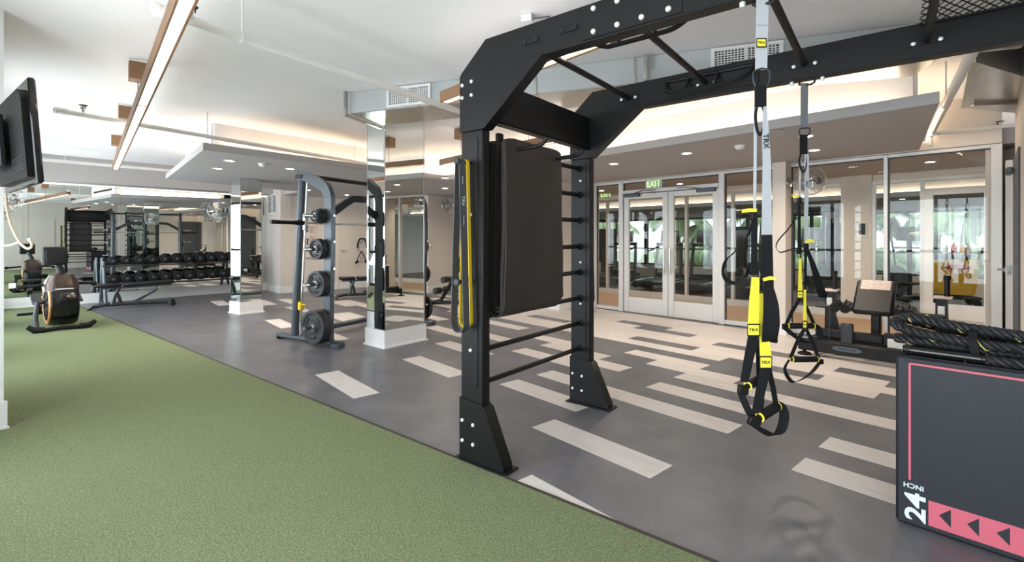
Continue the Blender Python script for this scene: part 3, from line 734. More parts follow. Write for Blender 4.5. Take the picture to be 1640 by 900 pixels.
# ------------------------------------------------------------------ mats folded over the hooks
for i in range(3):
    m_ = MB(); half = .062 - .019 * i; cx = .165; zt = 1.925 - .006 * i; zb = .925 + .0 * i; y0_, y1_ = .124 + .012 * i, .742 - .006 * i
    prof = []
    for k in range(13):
        z = zt - (zt - zb) * k / 12
        wv = .006 * math.sin(k * .9 + i) if 0 < k < 12 else 0
        prof.append((cx + half + .006 + wv * .5 + (.010 * (k / 12) if i == 0 else .004 * k / 12), z))
    for k in range(1, 12):
        a = math.pi * k / 12; rr = half + (.008 if i == 0 else .002)
        prof.append((cx + .008 + math.cos(a) * rr, zb - math.sin(a) * rr * 1.05))
    for k in range(13):
        z = zb + (zt - zb) * k / 12
        prof.append((cx - half + .002, z))
    # sweep the profile across the rig as a thick sheet; slight wave along y at the lower corners
    ny = 14; vs = []; th = .0125; n_ = len(prof)
    for j in range(ny + 1):
        t = j / ny; y = y0_ + (y1_ - y0_) * t
        ed = .0
        for k, (x, z) in enumerate(prof):
            a = prof[max(0, k - 1)]; b = prof[min(n_ - 1, k + 1)]
            tx, tz = b[0] - a[0], b[1] - a[1]; L = math.hypot(tx, tz); nx, nz = -tz / L, tx / L
            cr = 0.0
            if (k < 2 or k > n_ - 3) and (t < .08 or t > .92): cr = -.016 if (t < .04 or t > .96) else -.004
            wob = .004 * math.sin(t * 9 + k * .35 + i) + .014 * t * (1 if k < 13 else 0) * (k / 12 if k < 13 else 1)
            yy = y + (.010 * math.sin(k * .33) if k < 20 else 0)
            vs.append(V((x + wob + nx * th / 2, yy, z + cr + nz * th / 2))); vs.append(V((x + wob - nx * th / 2, yy, z + cr - nz * th / 2)))
    fs = []; R_ = 2 * n_
    for j in range(ny):
        for k in range(n_ - 1):
            a = j * R_ + 2 * k; b = a + 2; c = a + R_; d = c + 2
            fs += [(a, b, d, c), (a + 1, c + 1, d + 1, b + 1)]
        fs += [(j * R_, (j + 1) * R_, (j + 1) * R_ + 1, j * R_ + 1), (j * R_ + R_ - 2, j * R_ + R_ - 1, (j + 1) * R_ + R_ - 1, (j + 1) * R_ + R_ - 2)]
    for k in range(n_ - 1):
        for j in (0, ny): fs.append((j * R_ + 2 * k, j * R_ + 2 * k + 1, j * R_ + 2 * k + 3, j * R_ + 2 * k + 2))
    m_.add(vs, fs, True)
    o = m_.build('exercise_mat', M['matfoam']); o.location = (RP.x, RP.y, 0); o.rotation_euler = (0, 0, RROT)
    tag(o, ('outermost charcoal foam exercise mat folded over the rig hooks', 'middle charcoal mat sandwiched in the folded stack on the rig hooks', 'innermost charcoal mat in the folded stack on the rig hooks')[i], 'exercise mat', 'exercise mats hanging on the rig')
    MB().lathe([(.013, -.002), (.022, -.002), (.022, .004), (.013, .004)], (.236 if i == 0 else .225, .245, 1.866), (1, 0, 0), 16).build('grommet', M['blackp'], o)

# ------------------------------------------------------------------ resistance bands on the pegs
# grey: flat side towards the camera comes from turning the ribbon about the vertical
def band_flat(x0, y0_, w, spread, col, label, ztop, length, facing, turn):
    # two hanging strands meeting in a round bend, ribbon width along 'facing'
    c = V((.08, y0_, 0)); fx_ = V((math.cos(turn), math.sin(turn), 0)); px_ = V((-fx_.y, fx_.x, 0))
    pts = []; wd = []
    L = length
    top = [(-.014, ztop), (-.010, ztop + .010), (0, ztop + .0145), (.010, ztop + .010), (.014, ztop)]
    right = [(.014 + (spread - .014) * (q / 12) ** 1.1, ztop - (L - spread) * q / 12) for q in range(1, 13)]
    bot = [(spread * math.cos(a), ztop - (L - spread) - spread * math.sin(a)) for a in [math.pi * q / 10 for q in range(1, 10)]]
    left = [(-(.014 + (spread - .014) * (q / 12) ** .9), ztop - (L - spread) * q / 12) for q in range(12, 0, -1)]
    pts = [c + px_ * a + V((0, 0, z)) for a, z in top + right + bot + left]
    b = MB(); b.strap(pts, w, .005, fx_, True)
    o = b.build('resistance_band', M[col]); o.location = (RP.x, RP.y, 0); o.rotation_euler = (0, 0, RROT)
    return tag(o, label, 'resistance band', 'resistance bands on the rig pegs'), c, px_, fx_
g1, c, px_, fx_ = band_flat(.08, -.088, .048, .052, 'bandg', 'wide dark grey rubber band looped on the near rig post', 1.765, .985, None, math.radians(-92))
g2, c2_, px2, fx2 = band_flat(.08, -.040, .026, .040, 'bandy', 'yellow rubber band looped on the near rig post', 1.765, .965, None, math.radians(-84))
# lettering on the grey band
pside = (RX * fx_.x + RYV * fx_.y); pnorm = (RX * px_.x + RYV * px_.y)
for body, size, z in (('TRX', .032, 1.535), ('80-200LBS', .010, 1.655), ('POWER BAND', .010, 1.42)):
    q = (1.765 - z) / (.985 - .052); off = .014 + (.052 - .014) * q ** 1.1
    wn = pnorm
    camdir = V((0, 0, 0)) - rw(.08, -.088, 0)
    sgn = 1 if wn.dot(camdir) > 0 else -1
    q_ = (.014 + (.052 - .014) * (q ** (1.1 if sgn > 0 else .9)))
    zl = V((0, 0, 1)); xl = px_ * sgn
    # letters run downwards: text x axis = -z, text normal = xl
    tx = V((0, 0, -1)); tz = xl; ty = tz.cross(tx)
    text('lettering', body, size, M['wink'], g1, V(c) + px_ * (sgn * (q_ + .0032)) + V((0, 0, z)), basis(tx, ty, tz), .0003)
b3, _, _, _ = band_flat(.08, RW_ + PT + .080, .046, .046, 'bandg', 'grey rubber band looped on the far rig post', 1.765, .985, None, math.radians(84))
b4, _, _, _ = band_flat(.08, RW_ + PT + .034, .026, .040, 'bandy', 'yellow rubber band half hidden behind the far rig post', 1.765, .965, None, math.radians(92))
# ================================================================== SUSPENSION TRAINERS
def bez(pts, n=8):                       # Catmull-Rom through points
    P = [V(p) for p in pts]; out = []
    for i in range(len(P) - 1):
        p0 = P[max(0, i - 1)]; p1 = P[i]; p2 = P[i + 1]; p3 = P[min(len(P) - 1, i + 2)]
        for k in range(n):
            t = k / n
            out.append(.5 * ((2 * p1) + (p2 - p0) * t + (2 * p0 - 5 * p1 + 4 * p2 - p3) * t * t + (3 * p1 - p0 - 3 * p2 + p3) * t ** 3))
    return out + [P[-1]]
class Trainer:
    def __init__(self, Y, root): self.Y = Y; self.root = root; self.o = V(root.location)
    def p(self, px, py, d=0.0): return at(px, py, self.Y + d) - self.o
    def px(self, w): return w / F * self.Y
    def strap(self, name, pts, w, m, wd=(1, 0, 0), th=.0028, parent=None, smooth=0, label=None):
        P = [self.p(*q) for q in pts]
        if smooth:
            if isinstance(w, list):
                ww = []
                for i in range(len(w) - 1): ww += [w[i] + (w[i + 1] - w[i]) * k / smooth for k in range(smooth)]
                w = ww + [w[-1]]
            P = bez(P, smooth)
        ww = [self.px(q) for q in w] if isinstance(w, list) else self.px(w)
        return MB().strap(P, ww, th, wd).build(name, m, parent or self.root, label)
    def tube(self, name, pts, r, m, n=8, smooth=6, parent=None):
        P = bez([self.p(*q) for q in pts], smooth) if smooth else [self.p(*q) for q in pts]
        return MB().tube(P, r, n).build(name, m, parent or self.root)
    def box(self, name, c, wpx, hpx, dpt, m, bev=.002, parent=None, rot=0.0):
        return MB().box(self.p(*c), (self.px(wpx), dpt, self.px(hpx)), bev, Matrix.Rotation(rot, 3, 'Y')).build(name, m, parent or self.root)
    def label(self, c, wpx, hpx, size, body='TRX', d=-.006, rot=0.0):
        b = self.box('label_border', (c[0], c[1], d), wpx, hpx, .004, M['ink'], .0008, rot=rot)
        l = self.box('label', (c[0], c[1], d - .0028), wpx - 3, hpx - 4.0, .0022, M['label'], .0004, rot=rot)
        text('lettering', body, size, M['ink'], l, self.p(c[0], c[1], d - .0045), basis((1, 0, 0), (0, 0, 1), (0, -1, 0)) @ Matrix.Rotation(0, 3, 'Z'), .0003, .0004, sx=1.15)
    def handle(self, c0, c1, r, m_apex, w, yring=True):
        a, b = self.p(*c0), self.p(*c1); d = (b - a).normalized()
        g = MB(); g.lathe([(0, 0), (r * .9, 0), (r, .006), (r * 1.02, (b - a).length / 2), (r, (b - a).length - .006), (r * .9, (b - a).length), (0, (b - a).length)], a, d, 14)
        h = g.build('handle', M['rubber'], self.root)
        for q in (a - d * .004, b - d * .004): MB().lathe([(r * .7, 0), (r * 1.04, 0), (r * 1.04, .0045), (r * .7, .0045)], q, d, 14).build('ring', M['yellow'], h)
        return h
tr1a = rw(1.64, PT / 2, 2.25); Y1 = tr1a.y
t1 = thing('suspension_trainer', 'yellow and black suspension trainer hanging in front on the near rig beam', 'suspension trainer', (tr1a.x, tr1a.y, 2.25), 0, 'suspension trainers on the rig')
T = Trainer(Y1, t1)
T.strap('anchor_strap', [(1221, -14), (1221, 20), (1220, 60), (1219, 112)], 19, M['webg'])
T.strap('anchor_fold', [(1221, -15, -.006), (1221, 18, -.006), (1220.6, 40, -.005)], 18.5, M['webg'])
T.label((1219.6, 68.5), 16, 15, .013)
T.tube('carabiner', [(1207, 115), (1206, 124), (1210, 138), (1219, 141), (1229, 138), (1233, 122), (1231, 113), (1219, 110), (1207, 115)], .0042, M['dgrey'], smooth=4)
T.strap('sleeve', [(1218, 137), (1218, 152), (1218, 171)], 17, M['web'], th=.012)
T.tube('equaliser_loop', [(1213, 168), (1210, 185), (1212, 205), (1217, 216), (1222, 206), (1225, 188), (1222, 170)], .0055, M['web'], n=8)
T.strap('main_strap', [(1210, 171, .01), (1209.5, 240, .01), (1208.5, 337, .01)], [4.5, 4.5, 4], M['webg'], th=.004)
T.strap('main_strap', [(1225, 170, -.004), (1226, 215, -.004), (1228, 260), (1228, 330), (1228, 385)], [5, 11, 13, 15, 18], M['webg'])
text('lettering', 'TRX', .030, M['ink'], t1, T.p(1226.6, 226, -.010), basis((0, 0, -1), (-1, 0, 0), (0, -1, 0)) if False else basis((.06, 0, -1), (1, 0, .06), (0, -1, 0)) , .0003, .0005)
T.strap('main_strap_dark', [(1228, 376, -.002), (1228.5, 420, -.002), (1229, 466, -.002)], [17, 18.5, 19], M['web'], th=.004)
# left adjuster: cam buckle, tab, spare strap loop
T.box('cam_buckle', (1207.5, 345, -.002), 10, 17, .018, M['blackp'], .003)
T.strap('adjuster_tab', [(1212, 337, -.012), (1200, 336.5, -.014), (1188, 338.5, -.016)], [5, 6, 5], M['yellow'], wd=(0, 0, 1))
T.strap('adjuster_strap', [(1208, 352), (1208, 385), (1208, 422)], 10, M['web'], th=.004)
T.strap('spare_loop', [(1206, 354, .004), (1196, 380, .012), (1178, 402, .02), (1162, 418, .02), (1158, 436, .01), (1164, 449, 0), (1178, 453, -.01), (1192, 444, -.012), (1201, 424, -.006)], [9, 9, 9, 8, 7, 9, 10, 9, 8], M['webd'] if False else M['web'], wd=(.75, .55, .35), smooth=5)
T.box('lower_buckle', (1207, 430, -.002), 15, 20, .018, M['blackp'], .003)
T.tube('buckle_ring', [(1199, 440), (1207, 447), (1216, 443), (1215, 434)], .003, M['chrome'], n=6, smooth=3)
T.strap('yellow_strap', [(1210, 444, -.006), (1208, 480, -.006), (1206.5, 519, -.006)], [12, 15, 17], M['yellow'], th=.004)
T.label((1207, 528.5), 20, 20, .0165, d=-.010)
# right adjuster
T.strap('adjuster_tab', [(1222, 448, -.012), (1234, 445, -.013), (1243, 447, -.015)], [5, 6, 4], M['yellow'], wd=(0, 0, 1))
T.box('cam_buckle', (1229, 456, -.001), 18, 18, .018, M['blackp'], .003)
T.strap('yellow_strap', [(1219, 470, .006), (1222, 520, .002), (1226.5, 572, 0)], [7, 14, 18], M['yellow'], th=.004)
T.strap('spare_loop', [(1231, 462, -.010), (1235, 490, -.022), (1235, 520, -.030), (1233, 541, -.020), (1233, 545, .005), (1236, 520, .012), (1234, 480, .01), (1231, 464, .004)], [16, 24, 27, 24, 22, 20, 18, 16], M['web'], smooth=4, th=.0035)
T.label((1226.5, 580.5), 20, 20, .0165, d=-.008)
# straps to the two handles
T.strap('handle_strap', [(1207, 538, -.006), (1199, 575, -.008), (1192, 612, -.01)], [17, 15, 13], M['web'], th=.004)
T.strap('handle_strap', [(1213, 538, .004), (1215, 575, .02), (1216, 614, .04)], [8, 8, 8], M['web'], th=.004)
T.strap('handle_strap', [(1226, 590, -.006), (1218, 626, -.012), (1211, 662, -.016)], [17, 15, 14], M['web'], th=.004)
T.strap('handle_strap', [(1231, 590, .006), (1238, 620, .02), (1243, 650, .04)], [8, 8, 8], M['web'], th=.004)
T.handle((1198, 618, -.008), (1216, 607, .06), .0165, None, 0)
T.handle((1217, 668, -.014), (1245, 650, .05), .019, None, 0)
T.box('foot_buckle', (1190, 624, -.008), 16, 15, .022, M['blackp'], .004, rot=.1)
T.box('foot_buckle', (1208, 675, -.014), 19, 15, .024, M['blackp'], .004, rot=.35)
T.strap('foot_cradle', [(1187, 630, -.008), (1195, 650, -.004), (1206, 668, .006), (1216, 655, .03), (1218, 630, .05), (1216, 610, .06)], [11, 12, 12, 12, 12, 10], M['web'], wd=(.6, -.7, .3), smooth=4)
T.strap('foot_cradle', [(1207, 681, -.014), (1222, 690, -.012), (1238, 697, -.004), (1250, 690, .01), (1256, 668, .03), (1253, 652, .045), (1245, 645, .05)], [8, 13, 16, 18, 17, 14, 10], M['web'], wd=(.55, -.75, .45), smooth=4)

tr2a = rw(1.64, RW_ + PT / 2, 2.25)
t2 = thing('suspension_trainer', 'suspension trainer with two black foam handles hanging from the far rig beam', 'suspension trainer', tuple(tr2a), 0, 'suspension trainers on the rig')
T = Trainer(tr2a.y, t2)
T.strap('anchor_strap', [(1288.5, 133), (1288, 170), (1288, 206)], 11.5, M['webd'])
T.tube('carabiner', [(1281, 206), (1280, 212), (1284, 219), (1292, 219), (1297, 211), (1295, 205), (1281, 206)], .0042, M['dgrey'], smooth=4)
T.strap('sleeve', [(1287, 216), (1287, 232), (1287, 247)], 11, M['web'], th=.012)
T.tube('equaliser_loop', [(1283, 246), (1280, 258), (1283, 271), (1288, 275), (1291, 262), (1290, 247)], .0055, M['web'], n=8)
T.strap('main_strap', [(1281.5, 250, .01), (1281, 285, .01), (1280.5, 318, .01)], 3.2, M['webg'], th=.004)
T.strap('main_strap', [(1292, 247, -.004), (1292, 290), (1291, 340), (1290.5, 392)], [6.5, 7, 6, 4.5], M['webg'])
text('lettering', 'TRX', .020, M['ink'], t2, T.p(1292.2, 294, -.010), basis((0, 0, -1), (1, 0, 0), (0, -1, 0)), .0003, .0003)
T.box('cam_buckle', (1280.5, 321, 0), 6, 11, .016, M['blackp'], .003)
T.strap('adjuster_tab', [(1279, 315.5, -.010), (1273, 314, -.012), (1268, 313, -.014)], [3, 3.6, 3], M['yellow'], wd=(0, 0, 1))
T.strap('adjuster_strap', [(1280, 327), (1280, 360), (1279.5, 400)], 4, M['web'], th=.004)
T.strap('spare_loop', [(1280, 326, .004), (1275, 345, .012), (1263, 366, .02), (1248, 383, .02), (1243, 395, .012), (1249, 404, 0), (1262, 401, -.01), (1277, 397, -.006)], [3.5, 4, 4, 4, 4, 4, 4, 4], M['web'], wd=(.3, .85, .3), smooth=5)
T.box('lower_buckle', (1279.5, 402, 0), 7, 10, .016, M['blackp'], .003)
T.tube('buckle_ring', [(1276, 407), (1279, 414), (1284, 413), (1283, 407)], .003, M['chrome'], n=6, smooth=3)
T.strap('yellow_strap', [(1281.5, 414, -.006), (1281.5, 440, -.006), (1281.5, 467, -.006)], [4, 5, 7], M['yellow'], th=.004)
T.label((1281.5, 472), 10.5, 13, .009, d=-.008)
T.strap('handle_strap', [(1281, 478, -.008), (1268, 500, -.008), (1258, 522, -.008)], 5.5, M['web'], th=.004)
T.strap('handle_strap', [(1284, 478, -.004), (1295, 500, 0), (1305, 522, .004)], 5.5, M['web'], th=.004)
T.handle((1262, 522, -.006), (1303, 521.5, .006), .0175, None, 0)
T.strap('foot_cradle', [(1256, 524, -.008), (1270, 536, .0), (1287, 547, .01), (1302, 548, .02), (1313, 538, .02), (1312, 526, .012), (1305, 520, .006)], [9, 8, 8, 9, 10, 8, 6], M['web'], wd=(.3, -.85, .5), smooth=4)
T.box('foot_buckle', (1257, 523, -.008), 8, 9, .02, M['blackp'], .003)
# second side
T.strap('adjuster_tab', [(1290, 388, -.012), (1297, 385, -.014), (1304, 387, -.016)], [4, 5, 3.5], M['yellow'], wd=(0, 0, 1))
T.box('cam_buckle', (1291, 395, 0), 7, 11, .016, M['blackp'], .003)
T.strap('spare_loop', [(1292, 398, -.008), (1300, 420, -.014), (1308, 445, -.018), (1315, 468, -.016), (1318, 471, 0), (1311, 446, .008), (1301, 420, .008), (1293, 400, .004)], [6, 10, 13, 15, 14, 10, 8, 6], M['web'], wd=(.9, .3, -.25), smooth=4, th=.0035)
T.strap('adjuster_strap', [(1290.5, 398), (1290, 430), (1289.5, 463)], 4, M['web'], th=.004)
T.tube('buckle_ring', [(1286, 459), (1288, 466), (1292, 465), (1292, 458)], .003, M['chrome'], n=6, smooth=3)
T.strap('yellow_strap', [(1289, 464, -.010), (1289, 490, -.012), (1289, 514, -.014)], [3.5, 4, 5.5], M['yellow'], th=.004)
T.label((1289, 520), 8, 13, .007, d=-.020)
T.strap('handle_strap', [(1288, 527, -.02), (1276, 549, -.024), (1266, 573, -.028)], 5.5, M['web'], th=.004)
T.strap('handle_strap', [(1291, 527, -.018), (1302, 549, -.014), (1311, 574, -.010)], 5.5, M['web'], th=.004)
T.handle((1269, 575.5, -.026), (1309, 575, -.012), .0175, None, 0)
T.strap('foot_cradle', [(1264, 576, -.028), (1257, 590, -.024), (1262, 604, -.010), (1271, 612, .002), (1287, 606, .006), (1302, 594, .002), (1313, 580, -.008)], [5, 5, 7, 8, 9, 9, 7], M['web'], wd=(.3, -.85, .5), smooth=4)
T.box('foot_buckle', (1314, 579, -.008), 8, 8, .02, M['blackp'], .003)

# ================================================================== PLYO BOX AND BATTLE ROPES
BP = fl(1434, 835); bh = H - (567 - Y0) / F * BP.y; BYAW = math.radians(-42.9)
BX = V((-math.sin(BYAW), -math.cos(BYAW), 0)); BYV = V((math.cos(BYAW), -math.sin(BYAW), 0)); BROT = math.atan2(BX.y, BX.x)
BW_, BD_ = .762, .508
def bface(px, py):
    r = (px - 820) / F; x = (r * BP.y - BP.x) / (BX.x - r * BX.y); return x, H - (py - Y0) / F * (BP.y + BX.y * x)
pb = thing('plyo_box', 'slate grey soft plyo box with coral stripes and arrows', 'plyo box', (BP.x, BP.y, 0), BROT)
MB().box((BW_ / 2, BD_ / 2, bh / 2 + .001), (BW_, BD_, bh - .004), .012).build('body', M['box'], pb)
MB().bar((.03, -.001, bh - .022), (BW_ - .03, -.001, bh - .022), .004, .003).build('seam', M['ink'], pb)
MB().bar((.05, .004, bh + .001), (BW_ - .06, .004, bh + .001), .010, .004).build('zip', M['blackp'], pb)
x0, z0 = bface(1457, 582); _, z1 = bface(1457, 768); lw = .0085
fl_ = MB(); fl_.box((x0, -.0010, (z0 + z1) / 2), (lw, .0020, z0 - z1)); fl_.box(((x0 + BW_ - .05) / 2, -.0010, z0), (BW_ - .05 - x0, .0020, lw)); fl_.box((BW_ - .05, -.0010, (z0 + .3) / 2), (lw, .0020, z0 - .3)); fl_.build('stripe', M['pink'], pb, 'thin coral border line')
xa, za = bface(1487, 801); _, zb = bface(1487, 841)
MB().box(((xa + BW_ - .05) / 2, -.0010, (za + zb) / 2), (BW_ - .05 - xa, .0020, za - zb)).build('arrow_band', M['pink'], pb, 'coral band with dark arrows')
for tip, e_, yt, yb_ in ((1504, 1523, 816, 845), (1549, 1568, 830, 859), (1596, 1617.5, 845, 874), (1652, 1676, 862, 891)):
    xt, _ = bface(tip, (yt + yb_) / 2); xe, zt_ = bface(e_, yt); _, ze_ = bface(e_, yb_)
    MB().prism([(xt, (zt_ + ze_) / 2), (xe, ze_), (xe, zt_)], (0, -.0030, 0), ex, ez, ey, .0012).build('arrow', M['box'], pb)
xt, _ = bface(1462, 776); _, zt_ = bface(1460, 810)
text('lettering', '24', .100, M['wink'], pb, V((xt + .012, -.0012, zt_)), basis((0, 0, 1), (-1, 0, 0), (0, -1, 0)), .0006, .0028, sx=1.28)
xt, zt2 = bface(1459, 777.5)
text('lettering', 'INCH', .030, M['wink'], pb, V((xt + .009, -.0012, zt2)), basis((-1, 0, 0), (0, 0, -1), (0, -1, 0)), .0006, .0006, sx=1.0)

def rope_obj(name, label, ctrl, pitch=.088, r=.0235, smooth=16):
    path = bez(ctrl, smooth); T_, N_ = frames(path); m = len(path); d = 0.0; root = thing(name, label, 'battle rope', (BP.x, BP.y, 0), BROT, 'battle ropes on the plyo box')
    st = [[], [], []]; fl2 = []; ds = [0.0]
    for i in range(1, m): ds.append(ds[-1] + (path[i] - path[i - 1]).length)
    for i in range(m):
        B = T_[i].cross(N_[i])
        for k in range(3):
            a = 2 * math.pi * (ds[i] / pitch + k / 3.0); e = N_[i] * math.cos(a) + B * math.sin(a)
            st[k].append(path[i] + e * (r * .56))
    for k in range(3): MB().tube(st[k], r * .50, 8).build('strand', M['rope'], root)
    # yellow tracer yarn peeking out of one groove
    i = 4; q = 0
    while i < m - 4:
        seg = []
        for j in range(i, min(i + 4, m)):
            B = T_[j].cross(N_[j]); a = 2 * math.pi * (ds[j] / pitch + .10); e = N_[j] * math.cos(a) + B * math.sin(a)
            seg.append(path[j] + e * (r * 1.02))
        if len(seg) > 2: fl2.append(seg)
        i += 11 + (q * 5) % 7; q += 1
    fm = MB()
    for sgm in fl2: fm.tube(sgm, [.0012] + [.0030] * (len(sgm) - 2) + [.0012], 5)
    o = fm.build('tracer_yarn', M['tracer'], root); o['kind'] = 'stuff'
    return root, path
M['rope'] = mat('black_poly_rope', (25, 26, 29), .5, bump=.35, bscale=220, var=.15, scale=60)
M['tracer'] = mat('yellow_tracer_yarn', (216, 206, 110), .7)
zr = bh + .023; L1 = BW_ + .02
# first rope: two lower passes and a loop over the left edge
rope_obj('battle_rope', 'thick black battle rope with sleeve end, lower coil on the plyo box',
  [(.03, .028, zr), (.25, .030, zr), (.5, .030, zr), (L1 - .05, .04, zr), (L1, .08, zr + .004), (L1 - .05, .115, zr + .002), (.45, .085, zr + .028), (.2, .080, zr + .034), (.06, .085, zr + .040), (-.005, .115, zr + .036), (.03, .16, zr + .03), (.25, .155, zr + .028), (.55, .15, zr + .024), (L1 - .02, .18, zr + .01), (L1 - .02, .24, zr), (.5, .22, zr), (.1, .23, zr), (.02, .28, zr), (.1, .32, zr), (.6, .31, zr)])
rope_obj('battle_rope', 'thick black battle rope heaped on top, upper coil on the plyo box',
  [(L1, .05, zr + 0.061), (.6, .045, zr + 0.063), (.3, .042, zr + 0.061), (.12, .045, zr + 0.076), (.03, .05, zr + 0.093), (-.012, .07, zr + 0.112), (.01, .10, zr + 0.132), (.08, .11, zr + 0.137), (.2, .095, zr + 0.122), (.4, .08, zr + 0.110), (.62, .07, zr + 0.107), (L1, .09, zr + 0.098), (L1 + .01, .14, zr + 0.085), (.6, .135, zr + 0.090), (.35, .14, zr + 0.104), (.12, .15, zr + 0.122), (.03, .17, zr + 0.128), (.06, .20, zr + 0.110), (.3, .19, zr + 0.079), (.7, .2, zr + 0.061)])
hs = MB(); hs.lathe([(0, 0), (.018, .001), (.022, .010), (.0235, .05), (.0230, .26), (.0245, .27), (.0225, .275)], (.025, .026, zr + .001), (1, .012, 0), 14)
sl = hs.build('rope_sleeve', M['blackg']); sl.location = (BP.x, BP.y, 0); sl.rotation_euler = (0, 0, BROT); tag(sl, 'glossy black heat-shrink sleeve on the rope end at the box edge', 'rope sleeve')
tie = MB(); cxt = bface(1560, 545)[0]
pth = [V((cxt + .006 * math.sin(a * 2), .105 + .105 * math.cos(a), zr + .047 + .078 * math.sin(a))) for a in [2 * math.pi * k / 28 for k in range(28)]]
tie.strap(pth, .028, .004, (1, 0, 0), True); to = tie.build('rope_tie', M['web']); to.location = (BP.x, BP.y, 0); to.rotation_euler = (0, 0, BROT); tag(to, 'black strap tied around the coiled battle ropes', 'strap')
# ================================================================== SMITH MACHINE AND ITS PLATES
SO = fl(447, 541); SE = fl(546, 556.5); SX = (SE - SO); SLEN = SX.length; SX.normalize(); SYV = V((-SX.y, SX.x, 0)); SROT = math.atan2(SX.y, SX.x)
SWD = 1.78
def sface(px, py, y=0.0):
    r = (px - 820) / F; o = SO + SYV * y; x = (r * o.y - o.x) / (SX.x - r * SX.y); return x, H + (Y0 - py) / F * (o + SX * x).y
def sw(x, y, z): p = SO + SX * x + SYV * y; return V((p.x, p.y, z))
def sy_for(px, x):                         # y so that the point (x,y) projects to column px
    r = (px - 820) / F; o = SO + SX * x; return (r * o.y - o.x) / (SYV.x - r * SYV.y)
smith = thing('smith_machine', 'grey smith machine with guided bar and plate horns beside the near mirrored column', 'weight machine', (SO.x, SO.y, 0), SROT)
xb, zbt = sface(472, 530); xt_, ztp = sface(484, 284)
xr0, _ = sface(481, 530); xr1, zr1 = sface(492, 292)
xu, _ = sface(526, 540); xu2, zu2 = sface(528, 325)
zbar = sface(489, 357)[1]
plates_at = []
for y0_, sgn in ((0.0, -1), (SWD, 1)):
    b = MB(); b.box((SLEN * .48, y0_, .045), (SLEN * .98, .10, .055), .02); b.build('base_rail', M['grey'], smith)
    for fx_, r_ in ((.03, .05), (SLEN - .06, .085)):
        MB().lathe([(0, .062), (r_ * .8, .062), (r_, .05), (r_, .008), (r_ * .9, .0), (0, 0)], (fx_, y0_, 0), (0, 0, 1), 18).build('foot', M['grey'] if r_ > .06 else M['rubber'], smith)
    MB().tube([V((xb, y0_, .07)), V((xb + (xt_ - xb) * .5, y0_, .07 + (ztp - .07) * .5)), V((xt_, y0_, ztp - .02))], .047, 16).build('rear_post', M['grey'], smith)
    MB().cyl((xr0, y0_ + sgn * .0, .08), (xr1, y0_, zr1), .0135, n=12).build('guide_rod', M['chrome'], smith)
    xm = (xu + xu2) / 2
    top = [V((xu, y0_, .06)), V((xu, y0_, .6)), V((xu2, y0_, 1.2)), V((xu2, y0_, zu2)), V((xu2 - .015, y0_, zu2 + .10)), V((xu2 - .07, y0_, zu2 + .19)), V((xu2 - .16, y0_, zu2 + .24)), V((xt_ + .10, y0_, ztp)), V((xt_ - .06, y0_, ztp + .03))]
    MB().strap(bez(top, 5), .065, .125, (0, 1, 0)).build('upright', M['grey'], smith)
    tb = MB(); tb.box((xt_ - .02, y0_, ztp + .01), (.16, .09, .05), .015); tb.build('top_cap', M['dgrey'], smith)
    # carriage, sleeve of the bar
    c = MB(); xq = xr0 + (xr1 - xr0) * (zbar / zr1); c.box((xq, y0_, zbar), (.05, .05, .19), .008); c.build('carriage', M['chrome'], smith)
    MB().tube([V((xq, y0_ + sgn * .03, zbar)), V((xq, y0_ + sgn * .14, zbar))], .031, 14).build('bar_collar', M['blackp'], smith)
    MB().cyl((xq, y0_ + sgn * .14, zbar), (xq, y0_ + sgn * .48, zbar), .025, n=16).build('bar_sleeve', M['black'], smith)
    # safety stop
    zs = sface(483, 490)[1]
    MB().box((xr0 + .01, y0_, zs), (.06, .06, .11), .01).build('safety_stop', M['bandy'], smith, 'yellow safety stop')
    MB().cyl((xr0 + .02, y0_, zs + .02), (xr0 + .16, y0_ + sgn * .05, zs + .03), .009).build('stop_lever', M['bandy'], smith)
    for z in (.30, .62, .95, 1.28, 1.60): MB().cyl((xu + .06, y0_, z), (xu + .105, y0_, z), .014, n=8).build('peg', M['chrome'], smith)
    for i, (pyc, rad, cnt) in enumerate(((346, .098, 3), (399, .128, 2), (455, .160, 2), (523, .208, 3))):
        xh, zh = sface(507, pyc, -.12)
        xh = min(xh, xu - .03)
        MB().cyl((xh, y0_ + sgn * .02, zh), (xh, y0_ + sgn * .30, zh), .0245, n=14).build('plate_horn', M['chrome'], smith)
        a = MB(); a.bar((xh - .02, y0_, zh), (xu, y0_, zh), .05, .07); a.build('horn_bracket', M['grey'], smith)
        plates_at.append((xh, y0_, sgn, zh, rad, cnt if sgn < 0 else 1, i))
# cross members
MB().bar((xt_ + .02, 0, ztp + .02), (xt_ + .02, SWD, ztp + .02), .06, .05, bev=.012).build('top_bar', M['black'], smith)
MB().box((xb, SWD / 2, .09), (.08, SWD, .07), .02).build('rear_crossmember', M['grey'], smith)
za = zu2 - .02
arch = [V((xu2 - .02, .03, za - .12)), V((xu2 - .02, .12, za - .06)), V((xu2 - .02, .33, za + .07)), V((xu2 - .02, .45, za + .10)), V((xu2 - .02, SWD / 2, za + .10)), V((xu2 - .02, SWD - .45, za + .10)), V((xu2 - .02, SWD - .33, za + .07)), V((xu2 - .02, SWD - .12, za - .06)), V((xu2 - .02, SWD - .03, za - .12))]
MB().strap(bez(arch, 4), .05, .085, (1, 0, 0)).build('pull_up_arch', M['dgrey'], smith)
MB().cyl((xq, -.03, zbar), (xq, SWD + .03, zbar), .014, n=12).build('bar', M['chrome'], smith)
